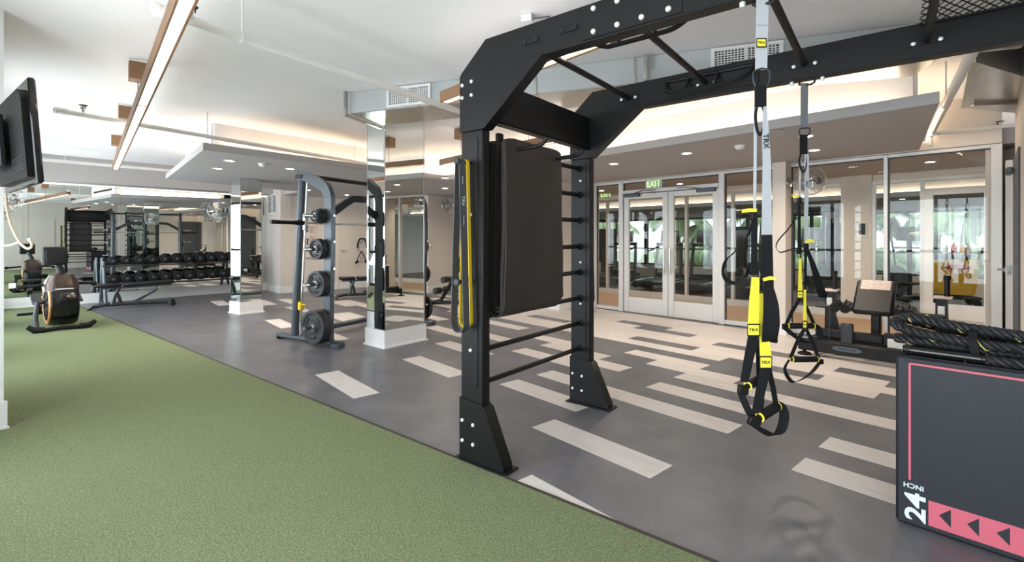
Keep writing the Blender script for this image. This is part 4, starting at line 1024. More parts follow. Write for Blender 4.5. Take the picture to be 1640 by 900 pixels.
# cable handles hanging in the frame
proto_plate = {}
def plate_mesh(rad, th):
    key = (rad, th)
    if key not in proto_plate:
        h = th / 2
        m1 = MB(); m1.lathe([(.027, -h), (rad * .36, -h), (rad * .40, -h * .45), (rad * .74, -h * .45), (rad * .80, -h), (rad * .97, -h), (rad, -h * .6), (rad, h * .6), (rad * .97, h), (rad * .80, h), (rad * .74, h * .45), (rad * .40, h * .45), (rad * .36, h), (.027, h), (.027, -h)], (0, 0, 0), (0, 1, 0), 36)
        m2 = MB(); 
        for k in range(3):
            a = 2 * math.pi * k / 3 + .5
            pts = [V((rad * .60 * math.cos(a + d), -h * .60, rad * .60 * math.sin(a + d))) for d in (-.42, -.2, 0, .2, .42)]
            m2.tube(pts, rad * .085, 8, flat=.4)
        m3 = MB(); m3.lathe([(.026, -h - .002), (.040, -h - .002), (.040, -h + .004)], (0, 0, 0), (0, 1, 0), 18)
        proto_plate[key] = (m1.mesh('disc', M['iron']), m2.mesh('grip_slots', M['ink']), m3.mesh('hub_ring', M['chrome']))
    return proto_plate[key]
hn = ['top', 'second', 'third', 'bottom']
for (xh, y0_, sgn, zh, rad, cnt, i) in plates_at:
    yy = y0_ + sgn * .055
    for c in range(cnt):
        th = .042 if rad > .12 else .032
        rr = rad - (.012 * (c if sgn < 0 else 0) if i == 0 else 0.0)
        pos = sw(xh, yy + sgn * th / 2, zh)
        if sgn < 0:
            place = ('innermost', 'middle', 'outermost')[c] if cnt == 3 else ('inner', 'outer')[c]
            lab = '%s black iron plate on the %s horn at the smith machine near side' % (place, hn[i])
        else: lab = 'black iron plate on the %s horn behind the mirrored column, far side of machine' % hn[i]
        P = thing('weight_plate', lab, 'weight plate', tuple(pos), SROT, 'weight plates on the smith machine')
        for nm, me in zip(('disc', 'grip_slots', 'hub_ring'), plate_mesh(rr, th)):
            o = bpy.data.objects.new(nm, me); COL.objects.link(o); o.parent = P
            if nm != 'disc' and sgn > 0: o.rotation_euler = (0, 0, math.pi)
        yy += sgn * (th + .002)

# ================================================================== BENCHES
def bench(name, label, p0, p1, incl=0.0, h=.44):
    p0 = V((p0.x, p0.y, 0)); p1 = V((p1.x, p1.y, 0)); d = (p1 - p0); L = d.length; rz = math.atan2(d.y, d.x)
    b = thing(name, label, 'bench', tuple(p0), rz)
    # local x along the bench
    MB().box((L * .17, 0, h), (L * .31, .29, .06), .022).build('seat_pad', M['vinyl'], b)
    bp = [V((L * .345, 0, h)), V((L * 1.02, 0, h + math.tan(incl) * L * .67))]
    MB().bar(bp[0], bp[1], .28, .06, bev=.022).build('back_pad', M['vinyl'], b)
    MB().bar((L * .08, 0, h - .05), (L * .34, 0, h - .05), .05, .04).build('seat_rail', M['grey'], b)
    MB().bar(bp[0] - V((0, 0, .055)), bp[1] - V((.05, 0, .055)), .05, .035).build('back_rail', M['grey'], b)
    MB().tube([V((-.02, 0, .05)), V((L * .14, 0, .075)), V((L * .5, 0, .07)), V((L * .96, 0, .06))], .032, 10).build('spine', M['dgrey'], b)
    MB().tube([V((L * .22, 0, .07)), V((L * .25, 0, .24)), V((L * .30, 0, h - .06))], .036, 10).build('leg', M['grey'], b)
    MB().tube([V((L * .33, 0, .07)), V((L * .30, 0, .22)), V((L * .24, 0, h - .06))], .028, 10).build('leg', M['dgrey'], b)
    MB().tube([V((L * .50, 0, .09)), V((L * .66, 0, .22)), V((L * .80, 0, h - .08))], .020, 8).build('brace', M['grey'], b)
    lad = MB(); lad.bar((L * .48, 0, .11), (L * .78, 0, .30), .04, .025); lad.build('ladder', M['dgrey'], b)
    MB().ball((L * .82, -.03, h - .09), .02).build('pin_knob', M['bandy'], b)
    for y in (-1, 1):
        MB().tube([V((0.0, 0, .05)), V((-.03, y * .12, .04)), V((-.06, y * .25, .022))], [.028, .026, .020], 8).build('front_foot', M['grey'], b)
        MB().tube([V((L * .95, 0, .06)), V((L * .97, y * .12, .05)), V((L * .99, y * .22, .03))], [.03, .028, .022], 8).build('rear_foot', M['grey'], b)
        MB().cyl((L * 1.0, y * .18, .045), (L * 1.0, y * .23, .045), .043, n=14).build('wheel', M['rubber'], b)
    return b
bench('adjustable_bench', 'flat adjustable weight bench in front of the dumbbell rack', fl(150, 496), fl(277, 487.5), 0.03)
bench('adjustable_bench', 'black adjustable bench seen under the smith machine arch', fl(541, 478), fl(623, 474), 0.0)
bn3 = fl(66, 489)

# ================================================================== DUMBBELL RACK
RK = M0 + MN * .47 + MD * 1.53; rack = thing('dumbbell_rack', 'two-tier dumbbell rack along the mirror wall', 'rack', (RK.x, RK.y, 0), MROT)
RLN = 2.45                                    # local: x = towards the room, y = away from the window side
for y in (-RLN / 2, RLN / 2):
    f = MB(); f.tube([V((.30, y, .02)), V((.16, y, .38)), V((.03, y, .86))], .042, 12, flat=.75); f.build('front_leg', M['grey'], rack)
    f = MB(); f.tube([V((-.30, y, .02)), V((-.18, y, .50)), V((-.12, y, .92))], .042, 12, flat=.75); f.build('back_leg', M['grey'], rack)
    MB().bar((-.32, y, .03), (.34, y, .03), .07, .05, bev=.01).build('foot', M['dgrey'], rack)
    MB().bar((-.16, y, .80), (.10, y, .76), .05, .06, bev=.01).build('arm', M['dgrey'], rack); MB().bar((-.22, y, .42), (.24, y, .37), .05, .06, bev=.01).build('arm', M['dgrey'], rack)
for zt, xo in ((.80, -.02), (.42, .04)):
    for x in (-.15, .10): MB().bar((xo + x, -RLN / 2, zt - .02 - x * .15), (xo + x, RLN / 2, zt - .02 - x * .15), .05, .025, bev=.004).build('rail', M['dgrey'], rack)
    MB().bar((xo - .02, -RLN / 2, zt - .045), (xo - .02, RLN / 2, zt - .045), .26, .012).build('tray', M['black'], rack)
hm = MB().lathe([(0, -.075), (.014, -.075), (.0165, -.03), (.018, 0), (.0165, .03), (.014, .075), (0, .075)], (0, 0, 0), (1, 0, 0), 12).mesh('handle', M['chrome'])
heads = {}
def head(r, w):
    k = (round(r, 3), w)
    if k not in heads: heads[k] = MB().lathe([(0, -w / 2), (r * .45, -w / 2), (r * .5, -w / 2 + .004), (r * .8, -w / 2 + .002), (r * .98, -w / 2 + .012), (r, 0), (r * .98, w / 2 - .012), (r * .8, w / 2 - .002), (r * .5, w / 2 - .004), (r * .45, w / 2), (0, w / 2)], (0, 0, 0), (1, 0, 0), 20).mesh('head', M['rubber'])
    return heads[k]
cap = MB().lathe([(0, .006), (.026, .006), (.030, 0)], (0, 0, 0), (1, 0, 0), 16).mesh('end_cap', M['grey'])
for tier, (zt, xo, nm) in enumerate(((.80, -.045, 'top'), (.42, .015, 'lower'))):
    for k in range(11):
        y = -RLN / 2 + .14 + k * (RLN - .28) / 10
        r = (.080 + .0026 * k) if tier == 0 else (.094 + .0016 * k)
        w = .07 + .004 * k + .02 * tier
        p = RK + MN * xo + MD * y
        d = thing('dumbbell', 'black round dumbbell, %s from the left on the %s tier of the rack' % (ORD[k], nm), 'dumbbell', (p.x, p.y, zt + r - .01), MROT, 'dumbbells on the %s tier' % nm)
        o = bpy.data.objects.new('handle', hm); COL.objects.link(o); o.parent = d
        for sg__ in (-1, 1):
            o = bpy.data.objects.new('head', head(r, w)); COL.objects.link(o); o.parent = d; o.location = (sg__ * (.065 + w / 2), 0, 0)
            c = bpy.data.objects.new('end_cap', cap); COL.objects.link(c); c.parent = o; c.location = (sg__ * w / 2, 0, 0); c.rotation_euler = (0, 0, 0 if sg__ > 0 else math.pi)

# ================================================================== ROWING MACHINE
ra, rb = fl(55, 535), fl(143, 525.5); rm = (ra + rb) / 2
RRZ = math.radians(-39); row = thing('rowing_machine', 'black rowing machine with copper hood and orange flywheel ring on the turf', 'rowing machine', (rm.x, rm.y, 0), RRZ)
hwid = (rb - ra).length / 2
MB().tube([V((0, -hwid + .04, .035)), V((0, 0, .05)), V((0, hwid - .04, .035))], .028, 10).build('front_stabiliser', M['blackp'], row)
for y, s_ in ((-hwid, -1), (hwid, 1)):
    MB().tube([V((.02, y - s_ * .10, .045)), V((.01, y, .05)), V((.0, y + s_ * .07, .105))], [.045, .042, .03], 10).build('stabiliser_foot', M['rubber'], row)
MB().lathe([(0, -.155), (.16, -.155), (.285, -.155), (.315, -.14), (.325, -.10), (.325, .12), (.30, .155), (.12, .17), (0, .17)], (-.30, .03, .375), (0, 1, 0), 40).build('flywheel_housing', M['blackg'], row)
MB().lathe([(.245, -.166), (.262, -.172), (.285, -.172), (.300, -.162), (.300, -.150), (.245, -.150)], (-.30, .03, .375), (0, 1, 0), 40).build('flywheel_ring', M['orange'], row, 'orange ring around the flywheel')
for k in range(10):
    a = 2 * math.pi * k / 10
    MB().bar(V((-.30 + .06 * math.cos(a), -.135, .375 + .06 * math.sin(a))), V((-.30 + .24 * math.cos(a + .25), -.135, .375 + .24 * math.sin(a + .25))), .012, .02).build('vent_rib', M['dgrey'], row)
# hood: tapered rounded shell
hood = MB(); ring = []
for (z, hx, hy, cx) in ((.56, .27, .19, -.30), (.63, .25, .19, -.28), (.71, .19, .17, -.26), (.79, .13, .13, -.24), (.82, .06, .06, -.24)):
    ring.append([V((cx + hx * math.copysign(abs(math.cos(t)) ** .6, math.cos(t)), .02 + hy * math.copysign(abs(math.sin(t)) ** .6, math.sin(t)), z)) for t in [2 * math.pi * k / 24 for k in range(24)]])
vs = [p for r in ring for p in r]; fs = [(i * 24 + k, i * 24 + (k + 1) % 24, (i + 1) * 24 + (k + 1) % 24, (i + 1) * 24 + k) for i in range(4) for k in range(24)] + [tuple(range(96, 120))]
hood.add(vs, fs, True); hd = hood.build('hood', M['copper'], row, 'glossy copper brown hood')
MB().box((.0, .02, .60), (.012, .20, .012), .003).build('badge', M['wink'], hd)
MB().tube([V((-.22, .03, .78)), V((-.20, .0, .88)), V((-.17, -.04, .98))], [.05, .045, .04], 10).build('console_neck', M['dgrey'], row)
sc = MB(); sc.box((-.15, -.06, 1.07), (.07, .27, .26), .02, Matrix.Rotation(-.2, 3, 'Y')); so = sc.build('console', M['blackp'], row)
MB().box((-.112, -.06, 1.078), (.01, .20, .17), .003, Matrix.Rotation(-.2, 3, 'Y')).build('screen', M['screen'], so)
hb = MB(); hb.tube([V((-.34, -.40, .63)), V((-.32, -.16, .65)), V((-.32, .18, .65)), V((-.34, .40, .64))], .02, 10); hb.build('handlebar', M['rubber'], row)
for y in (-.40, .40): MB().cyl((-.34, y - .03, .63), (-.34, y + .03, .63), .032, n=12).build('handle_end', M['rubber'], row)
MB().bar((-.45, .02, .30), (-2.35, .02, .20), .09, .06, bev=.01).build('rail', M['blackp'], row)
MB().box((-1.05, .02, .36), (.30, .32, .055), .02).build('seat', M['dgrey'], row)
MB().tube([V((-.15, -.24, .42)), V((-.10, -.27, .20)), V((-.02, -.26, .05))], .03, 10).build('side_leg', M['dgrey'], row)
for y in (-.20, .24): MB().box((-.62, y, .42), (.32, .12, .025), .008, Matrix.Rotation(.35, 3, 'Y')).build('footplate', M['dgrey'], row)
MB().bar((-2.3, -.25, .03), (-2.3, .28, .03), .06, .05, bev=.01).build('rear_stabiliser', M['blackp'], row); MB().bar((-2.3, .02, .04), (-2.3, .02, .20), .06, .06).build('rear_leg', M['blackp'], row)
MB().box((-.36, -.47, .66), (.004, .07, .07), .001).build('tag', M['paper'], row)

M['tvback'] = mat('tv_back_plastic', (9, 9, 10), .45, spec=.2)
# ================================================================== TELEVISION ON ITS ARM
ta, tb_ = at(57, 300, 2.64), at(6, 300, 3.24)
tx = V((tb_.x - ta.x, tb_.y - ta.y, 0)); tlen = .97; tx.normalize(); tnv = V((-.596, -.803, 0)); tnv = (tnv - tx * tnv.dot(tx)).normalized()
tup = (V((0, 0, 1)) + tnv * .065).normalized(); tn2 = tx.cross(tup); tn2 = tn2 if tn2.dot(tnv) > 0 else -tn2
tc = V((ta.x, ta.y, 1.912)) + tx * (tlen / 2)
tv = thing('television', 'black flat television on a wall arm at the upper left, seen from the side', 'television', tuple(tc))
TBm = basis(tx, tn2, tup)
MB().box((0, 0, 0), (tlen, .030, .575), .006, TBm).build('bezel', M['blackg'], tv)
MB().box(-tn2 * .0165, (tlen - .02, .004, .555), .001, TBm).build('screen', M['screen'], tv)
bk = MB(); bk.prism([(-.44, -.25), (-.44, .18), (-.36, .24), (.36, .24), (.44, .18), (.44, -.25)], tn2 * .012, tx, tup, tn2, .030); bko = bk.build('back_cover', M['tvback'], tv)
for k in range(5): MB().bar(tn2 * .043 + tx * -.38 + tup * (-.13 - .018 * k), tn2 * .043 + tx * -.05 + tup * (-.13 - .018 * k), .004, .006, up=tup).build('vent_slot', M['ink'], bko)
MB().box(tn2 * .075 + tx * .18, (.42, .03, .30), .006, TBm).build('mount_plate', M['blackp'], tv)
MB().bar(tn2 * .09 + tx * .20, tn2 * .10 + tx * .62, .05, .06).build('mount_arm', M['blackp'], tv)
cord = [at(9, 310, 3.15), at(11, 335, 3.12), at(18, 362, 3.05), at(30, 386, 3.0), at(41, 397, 2.98), at(49, 397, 2.98), at(51, 391, 2.98), at(47, 384, 2.98)]
o = MB().tube(bez(cord, 6), .0075, 8).build('cable', M['cream']); tag(o, 'cream cable looping down below the television', 'cable')
MB().cyl(at(47.5, 385, 2.98), at(46.5, 382, 2.98), .011, n=10).build('plug', M['paper'], o)
cord = [at(4, 393, 3.2), at(14, 393, 3.1), at(24, 390, 3.0), at(31, 386.5, 3.0)]
o = MB().tube(bez(cord, 6), .006, 8).build('cable', M['paper']); tag(o, 'short white cable joining the cream one under the television', 'cable')
# ================================================================== LIGHT FITTINGS
def downlight(px, py, z, label, power=9.0, r=.062, p=None):
    p = p if p is not None else fl(px, py, z); d = thing('downlight', label, 'downlight', (p.x, p.y, z), 0, 'recessed downlights')
    MB().lathe([(r * .86, -.002), (r * 1.28, -.002), (r * 1.30, -.006), (r * .88, -.008), (r * .84, .0)], (0, 0, 0), (0, 0, 1), 24).build('trim_ring', M['white'], d)
    MB().lathe([(0, -.003), (r * .86, -.003)], (0, 0, 0), (0, 0, 1), 24).build('lens', M['down'], d)
    l = bpy.data.lights.new('downlight_lamp', 'AREA'); l.shape = 'DISK'; l.size = r * 1.6; l.energy = power; l.color = (1.0, .86, .70); l.spread = math.radians(150)
    o = bpy.data.objects.new('downlight_lamp', l); COL.objects.link(o); o.parent = d; o.location = (0, 0, -.015)
    return d
for px, py, lab in ((368, 257, 'bright recessed downlight at the left front of the mirror-side soffit'), (349, 269.5, 'recessed downlight just behind the first one on the mirror-side soffit'),
                    (465, 270, 'recessed downlight above the smith machine post'), (493, 304, 'recessed downlight behind the smith machine upright'),
                    (983, 262, 'recessed downlight in the soffit left of the exit sign'), (1100, 245, 'recessed downlight in the soffit right of the exit sign'),
                    (1292, 217.5, 'recessed downlight behind the far suspension strap, the higher of two'), (1304, 240, 'recessed downlight behind the far suspension strap, the lower of two')):
    downlight(px, py, Z_S, lab)
for k, (s, n) in enumerate(((-5.5, 2.4), (-2.6, 1.6), (-1.2, 2.6))): downlight(0, 0, Z_S, 'recessed downlight in the back of the soffit, %s from the mirror wall' % ORD[k], 9.0, p=G(s, n, Z_S))
for k, s in enumerate((-3.9, -2.4, -.6, 1.2, 3.0, 4.8, 6.4)): downlight(0, 0, 2.36, 'recessed downlight in the corridor behind the glass, %s from the left' % ORD[k], 9.0, p=G(s, -1.1, 2.36))  # the two leftmost are added to brighten that stretch of corridor
for k, (s, n) in enumerate(((-1.0, -4.9), (1.5, -4.9), (4.0, -4.9), (6.5, -4.9), (.2, -6.4), (2.8, -6.4), (5.4, -6.4))):
    downlight(0, 0, 2.12, 'recessed downlight in the cardio room ceiling, %s %s' % (ORD[k % 4], 'in its front row' if k < 4 else 'in its back row'), 8.0, p=G(s, n, 2.12))
sm1 = fl(421, 262, Z_S); sm2 = fl(1185, 233, Z_S)
for p, lab in ((sm1, 'white smoke detector on the mirror-side soffit'), (sm2, 'white smoke detector on the soffit before the glass doors')):
    d = thing('smoke_detector', lab, 'smoke detector', tuple(p)); MB().lathe([(0, -.045), (.03, -.045), (.045, -.035), (.055, -.012), (.055, 0), (0, 0)], (0, 0, 0), (0, 0, 1), 20).build('cover', M['white'], d)
    MB().lathe([(.056, -.010), (.064, -.008), (.064, 0)], (0, 0, 0), (0, 0, 1), 20).build('base_ring', M['paper'], d)
spk = fl(1236, 214, Z_S); d = thing('ceiling_speaker', 'flush round speaker in the soffit behind the near suspension strap', 'speaker', tuple(spk))
MB().lathe([(0, -.004), (.10, -.004), (.115, -.008), (.12, 0)], (0, 0, 0), (0, 0, 1), 28).build('grille', M['soffit'], d)

# linear pendants
ZL = 2.41
def pendant(label, a, b, canopies, seg=2.44):
    d = (b - a); L = d.length; u = d.normalized(); rz = math.atan2(u.y, u.x)
    p = thing('linear_pendant', label, 'pendant light', (a.x, a.y, 0), rz, 'walnut linear pendants')
    x = 0.0
    while x < L - .05:
        l = min(seg, L - x)
        for y in (-.034, .034): MB().box((x + l / 2, y, ZL + .045), (l - .004, .014, .09), .002).build('side_board', M['wood'], p)
        MB().box((x + l / 2, 0, ZL + .083), (l - .004, .054, .012), .001).build('top_board', M['wood'], p)
        MB().box((x + l / 2, 0, ZL + .016), (l - .012, .050, .012), .001).build('diffuser', M['led'], p)
        MB().box((x + l / 2, 0, ZL + .092), (l - .02, .044, .006), .001).build('added_glow', M['added_glow'], p)  # added glowing strip, lifts the ceiling above the pendant
        for y in (x, x + l): MB().box((min(max(y, .006), L - .006), 0, ZL + .045), (.010, .080, .086), .001).build('end_plate', M['wood'], p)
        x += seg
    for c in canopies:
        MB().box((c, 0, Z_C - .095), (.15, .13, .15), .003).build('canopy', M['wood'], p); MB().box((c, 0, Z_C - .010), (.16, .14, .018), .002).build('canopy_plate', M['white'], p)
        MB().cyl((c, 0, ZL + .08), (c, 0, Z_C - .16), .003, n=6).build('cable', M['grey'], p)
    return p
PA, PB_ = fl(185, 272, ZL), fl(300, 0, ZL); pdv = (PB_ - PA).normalized()
def along(px, py): return (fl(px, py, ZL) - PA).dot(pdv)
pendant('long walnut linear pendant light running over the turf at upper left', PA, PA + pdv * 8.2, (along(187, 267), along(200.5, 235), along(221, 187), 7.0))
PC = fl(711, 166, ZL); pendant('walnut linear pendant light passing behind the rig beam', PC, PC + pdv * 2.44, (2.2,))
PE = fl(707, 265.5, ZL); pendant('far walnut linear pendant light seen behind the hanging mats', PE, PE + pdv * 2.44, (.5, 1.9))
# ================================================================== PIPES, DUCTS
def pipe(label, a, b, r, z, fittings=(), hang=(), cap=None):
    a = V((a.x, a.y, z)); b = V((b.x, b.y, z)); d = (b - a).normalized()
    p = thing('sprinkler_pipe', label, 'pipe'); MB().cyl(a, b, r, n=16).build('pipe_run', M['pipe'], p)
    for t in fittings: c = a + (b - a) * t; MB().lathe([(r, -.05), (r * 1.35, -.05), (r * 1.35, -.03), (r * 1.2, -.025), (r * 1.2, .025), (r * 1.35, .03), (r * 1.35, .05), (r, .05)], c, d, 16).build('coupling', M['pipe'], p)
    for t in hang:
        c = a + (b - a) * t; MB().lathe([(r * 1.05, -.012), (r * 1.16, -.012), (r * 1.16, .012), (r * 1.05, .012)], c, d, 16).build('hanger_ring', M['pipe'], p); MB().cyl(c + V((0, 0, r)), V((c.x, c.y, Z_C)), .006, n=6).build('hanger_rod', M['pipe'], p)
    if cap == 0: MB().lathe([(0, -.03), (r * 1.2, -.028), (r * 1.4, -.015), (r * 1.4, .05), (r, .055)], a, d, 16).build('end_cap', M['pipe'], p)
    return p, a, b
p1, a1, b1 = pipe('white sprinkler pipe crossing the ceiling towards the mirrored column', fl(243, 12, 2.60), fl(762, 187, 2.60), .029, 2.60, (.02,), (.17,))
p2, a2, b2 = pipe('white sprinkler pipe crossing in front of the lit soffit', fl(97, 178, 2.60), fl(588, 262.5, 2.60), .026, 2.60, (.0,), (.35, .93), 0)
p3, a3, b3 = pipe('white sprinkler pipe beside the mirror bulkhead', fl(50, 254, 2.66), fl(285, 274.5, 2.66), .027, 2.66, (), (.2,))
p4_, a4, b4 = pipe('white sprinkler pipe running back to the glass wall at upper right', fl(1561, 76, 2.52), fl(1490, 216, 2.52), .032, 2.52, (.96,), (.5,))
MB().cyl(b4, b4 + V((0, 0, -.13)), .022, n=12).build('drop_stub', M['pipe'], p4_)
p5_, a5, b5 = pipe('short white sprinkler pipe along the wall above the right window', fl(1497, 213, 2.52), fl(1634, 199.5, 2.52), .022, 2.52, (.0, .62), ())
def sprinkler(px, py, z, label):
    p = fl(px, py, z); d = thing('fire_sprinkler', label, 'sprinkler', (p.x, p.y, z))
    MB().cyl((0, 0, -.06), (0, 0, 0), .012, n=10).build('body', M['chrome'], d)
    MB().lathe([(0, .0), (.035, .002), (.038, .006), (0, .008)], (0, 0, .004), (0, 0, 1), 12).build('deflector', M['ink'], d)
    MB().tube([V((-.022, 0, -.03)), V((-.026, 0, -.012)), V((0, 0, .004)), V((.026, 0, -.012)), V((.022, 0, -.03))], .004, 6).build('yoke', M['ink'], d)
sprinkler(133.5, 170, 2.66, 'small upright sprinkler head above the left pipe end'); sprinkler(306, 13, 2.66, 'small upright sprinkler head right of the long pendant light'); sprinkler(1601, 196, 2.58, 'small upright sprinkler head on the pipe above the right window')

# rectangular duct along the ceiling
DX = V((.9426, -.3338, 0)); DY = V((.3338, .9426, 0)); DF = fl(559.5, 181.8, 2.67); DL, DD_, DZ0, DZ1 = 5.2, .56, 2.67, 2.893
DROT = math.atan2(DX.y, DX.x)
def dl(px): r = (px - 820) / F; return (r * DF.y - DF.x) / (DX.x - r * DX.y)
duct = thing('air_duct', 'long galvanised rectangular air duct under the ceiling', 'duct', (DF.x, DF.y, 0), DROT)
MB().box((DL / 2, DD_ / 2, (DZ0 + DZ1) / 2 + .004), (DL, DD_, DZ1 - DZ0), .002).build('duct_body', M['ductw'], duct)
cuts_ = [0, .85, 1.35, 2.1, 3.0, 4.2, DL]
for i in range(6): MB().box(((cuts_[i] + cuts_[i + 1]) / 2, DD_ / 2, DZ0), (cuts_[i + 1] - cuts_[i] - .012, DD_ - .01, .010), .002).build('bottom_panel', M['galv'], duct)
for x in cuts_[1:-1]: MB().box((x, DD_ / 2, (DZ0 + DZ1) / 2), (.022, DD_ + .02, DZ1 - DZ0 + .016), .002).build('flange', M['galv'], duct)
def strut(a, b, parent): 
    MB().bar(a, b, .035, .03, bev=.003).build('hanger_strut', M['galv'], parent)
strut((-.03, -.02, DZ0 - .03), (-.03, -.02, Z_C), duct); strut((-.03, -.04, DZ0 - .02), (-.03, DD_ + .06, DZ0 - .02), duct)
MB().cyl((-.03, -.045, DZ0 + .05), (-.03, -.045, Z_C), .008, n=8).build('threaded_rod', M['galv'], duct)
xh_ = dl(1035); strut((xh_, -.02, DZ0 + .01), (xh_, -.02, Z_C), duct); MB().cyl((xh_ + .05, -.03, DZ0 + .10), (xh_ + .05, -.03, Z_C), .008, n=8).build('threaded_rod', M['galv'], duct)
strut((dl(1386), -.02, DZ0 - .02), (dl(1386) + .9, -.02, DZ0 - .02), duct)
def grille(label, px0, px1, rows_):
    x0, x1 = dl(px0), dl(px1); z0, z1 = DZ0 + .012, DZ1 - .006
    g = thing('air_grille', label, 'grille', (DF.x, DF.y, 0), DROT, 'white supply air grilles on the duct')
    f = MB()
    for a, b, c, d in ((x0, x1, z0, z0 + .028), (x0, x1, z1 - .028, z1), (x0, x0 + .03, z0 + .028, z1 - .028), (x1 - .03, x1, z0 + .028, z1 - .028), ((x0 + x1) / 2 - .008, (x0 + x1) / 2 + .008, z0 + .028, z1 - .028)): f.box(((a + b) / 2, -.014, (c + d) / 2), (b - a, .028, d - c), .002)
    f.build('grille_frame', M['white'], g)
    MB().box(((x0 + x1) / 2, -.001, (z0 + z1) / 2), (x1 - x0 - .05, .003, z1 - z0 - .05)).build('backing', M['ink'], g)
    n = int((x1 - x0 - .06) / .024); lv = MB()
    for k in range(1, n): lv.box((x0 + .03 + k * (x1 - x0 - .06) / n, -.010, (z0 + z1) / 2), (.007, .016, z1 - z0 - .05))
    lv.build('vertical_blades', M['white'], g)['kind'] = 'stuff'
    lh = MB()
    for k in range(1, rows_): lh.box(((x0 + x1) / 2, -.016, z0 + .028 + k * (z1 - z0 - .056) / rows_), (x1 - x0 - .06, .010, .006))
    lh.build('horizontal_blades', M['white'], g)['kind'] = 'stuff'
grille('white egg-crate air grille on the duct above the mirrored column', 621, 691, 8)
grille('white egg-crate air grille on the duct behind the suspension strap', 1138, 1254, 8)
d2 = thing('air_duct', 'wide galvanised duct branch at the upper right corner', 'duct')
poly_ = [V((3.33, 3.48, 0)), V((5.0, 4.25, 0)), V((5.25, 4.95, 0)), V((4.42, 4.72, 0))]
MB().slab(poly_, 2.60, 2.895).build('duct_body', M['galv'], d2)
MB().bar(V((4.35, 4.55, 2.585)), V((5.1, 4.45, 2.585)), .04, .03).build('hanger_strut', M['galv'], d2); MB().bar(V((3.33, 3.48, 2.61)), V((4.42, 4.72, 2.61)), .03, .03).build('flange', M['galv'], d2)

# ================================================================== WALL FANS
def wall_fan(label, base, wall_dir, face_dir, r=.20, arm=.25):
    wd = V(wall_dir).normalized(); fd = V(face_dir).normalized()
    f = thing('wall_fan', label, 'fan', tuple(base), 0, 'chrome wall fans')
    MB().lathe([(0, 0), (.075, 0), (.075, .02), (.055, .04), (0, .045)], (0, 0, 0), wd, 20).build('wall_plate', M['chrome'], f)
    c = wd * arm; MB().tube([V((0, 0, 0)) + wd * .03, c * .6 + V((0, 0, .0)), c], .014, 8).build('arm', M['chrome'], f)
    h = c + fd * .02; MB().lathe([(0, -.14), (.05, -.13), (.068, -.08), (.068, .0), (.05, .03), (0, .035)], h, fd, 18).build('motor', M['chrome'], f)
    ref = V((0, 0, 1)); a = ref.cross(fd).normalized(); b = fd.cross(a); hc = h + fd * .09
    cg = MB()
    for rr, off in ((r, 0), (r * .97, .045), (r * .97, -.045), (r * .6, .07), (r * .6, -.06), (r * .25, .08)):
        cg.tube([hc + fd * off + (a * math.cos(t) + b * math.sin(t)) * rr for t in [2 * math.pi * k / 28 for k in range(28)]], .0032, 5, closed=True)
    for k in range(24):
        t = 2 * math.pi * k / 24; e = a * math.cos(t) + b * math.sin(t)
        cg.tube([hc + fd * .08 + e * r * .1, hc + fd * .07 + e * r * .6, hc + fd * .045 + e * r * .97, hc + e * r, hc - fd * .045 + e * r * .97, hc - fd * .06 + e * r * .6, hc - fd * .05 + e * r * .3], .0018, 4)
    cg.build('cage', M['chrome'], f)
    for k in range(3):
        t0 = 2 * math.pi * k / 3; bl = MB(); P_ = []
        for q, (rr, dt) in enumerate(((.03, -.1), (.10, -.45), (.165, -.40), (.175, .1), (.12, .42), (.04, .3))):
            P_.append(hc + (a * math.cos(t0 + dt) + b * math.sin(t0 + dt)) * rr * r / .20 + fd * (.02 * dt))
        n_ = len(P_); bl.add(P_ + [p + fd * .003 for p in P_], [tuple(range(n_)), tuple(range(2 * n_ - 1, n_ - 1, -1))] + [(i, (i + 1) % n_, n_ + (i + 1) % n_, n_ + i) for i in range(n_)]); bl.build('blade', M['chrome'], f)
    return f
sp1 = sg(1258, .26); wall_fan('chrome wall fan on the pilaster beside the right window', G(sp1, .16, H + (Y0 - 293) / F * G(sp1, .16).y), GS, (GS * .55 + GN * .7), .19, .22)
zf = H + (Y0 - 330) / F * G(-4.25, .45).y; wall_fan('chrome wall fan on the beige wall between column and rig', G(-4.25, .47, zf), GS, (GS * .7 + GN * .5 + V((.3, -.3, 0))), .20, .24)
mf = M0 + MD * 2.42 + MN * .012; wall_fan('chrome wall fan on the mirror above the dumbbell rack', V((mf.x, mf.y, 1.98)), MN, (MN + MD * -.25), .23, .24)
wall_fan('chrome wall fan half hidden at the left edge under the television', G(-5.0, WIN_N, 1.90), -GN, (GS * .8 - GN * .5), .17, .24)

# ================================================================== EXIT SIGNS, VENT, SMALL WALL THINGS
def exit_sign(label, c, face, w=.32, h=.20):
    f = V(face).normalized(); x = V((-f.y, f.x, 0)); x = x if x.x > 0 else -x; rot = basis(x, (0, 0, 1), x.cross(V((0, 0, 1))))
    e = thing('exit_sign', label, 'exit sign', tuple(c), 0)
    R3 = basis(x, x.cross(V((0, 0, 1))) * -1, (0, 0, 1))
    MB().box((0, 0, h / 2 + .03), (w * 1.0, .05, .06), .004, R3).build('housing', M['grey'], e)
    MB().box((0, 0, h / 2 + .075), (w * .3, .05, .03), .004, R3).build('canopy', M['blackp'], e)
    MB().box((0, 0, 0), (w, .010, h), .002, R3).build('panel', M['exitb'], e)
    nf = x.cross(V((0, 0, 1)))
    for sgn in (1, -1):
        r_ = basis(x * sgn, (0, 0, 1), (x * sgn).cross(V((0, 0, 1))))
        text('lettering', 'EXIT', .165, M['exit'], e, nf * (sgn * .008), r_, .001, .002, sx=.78)
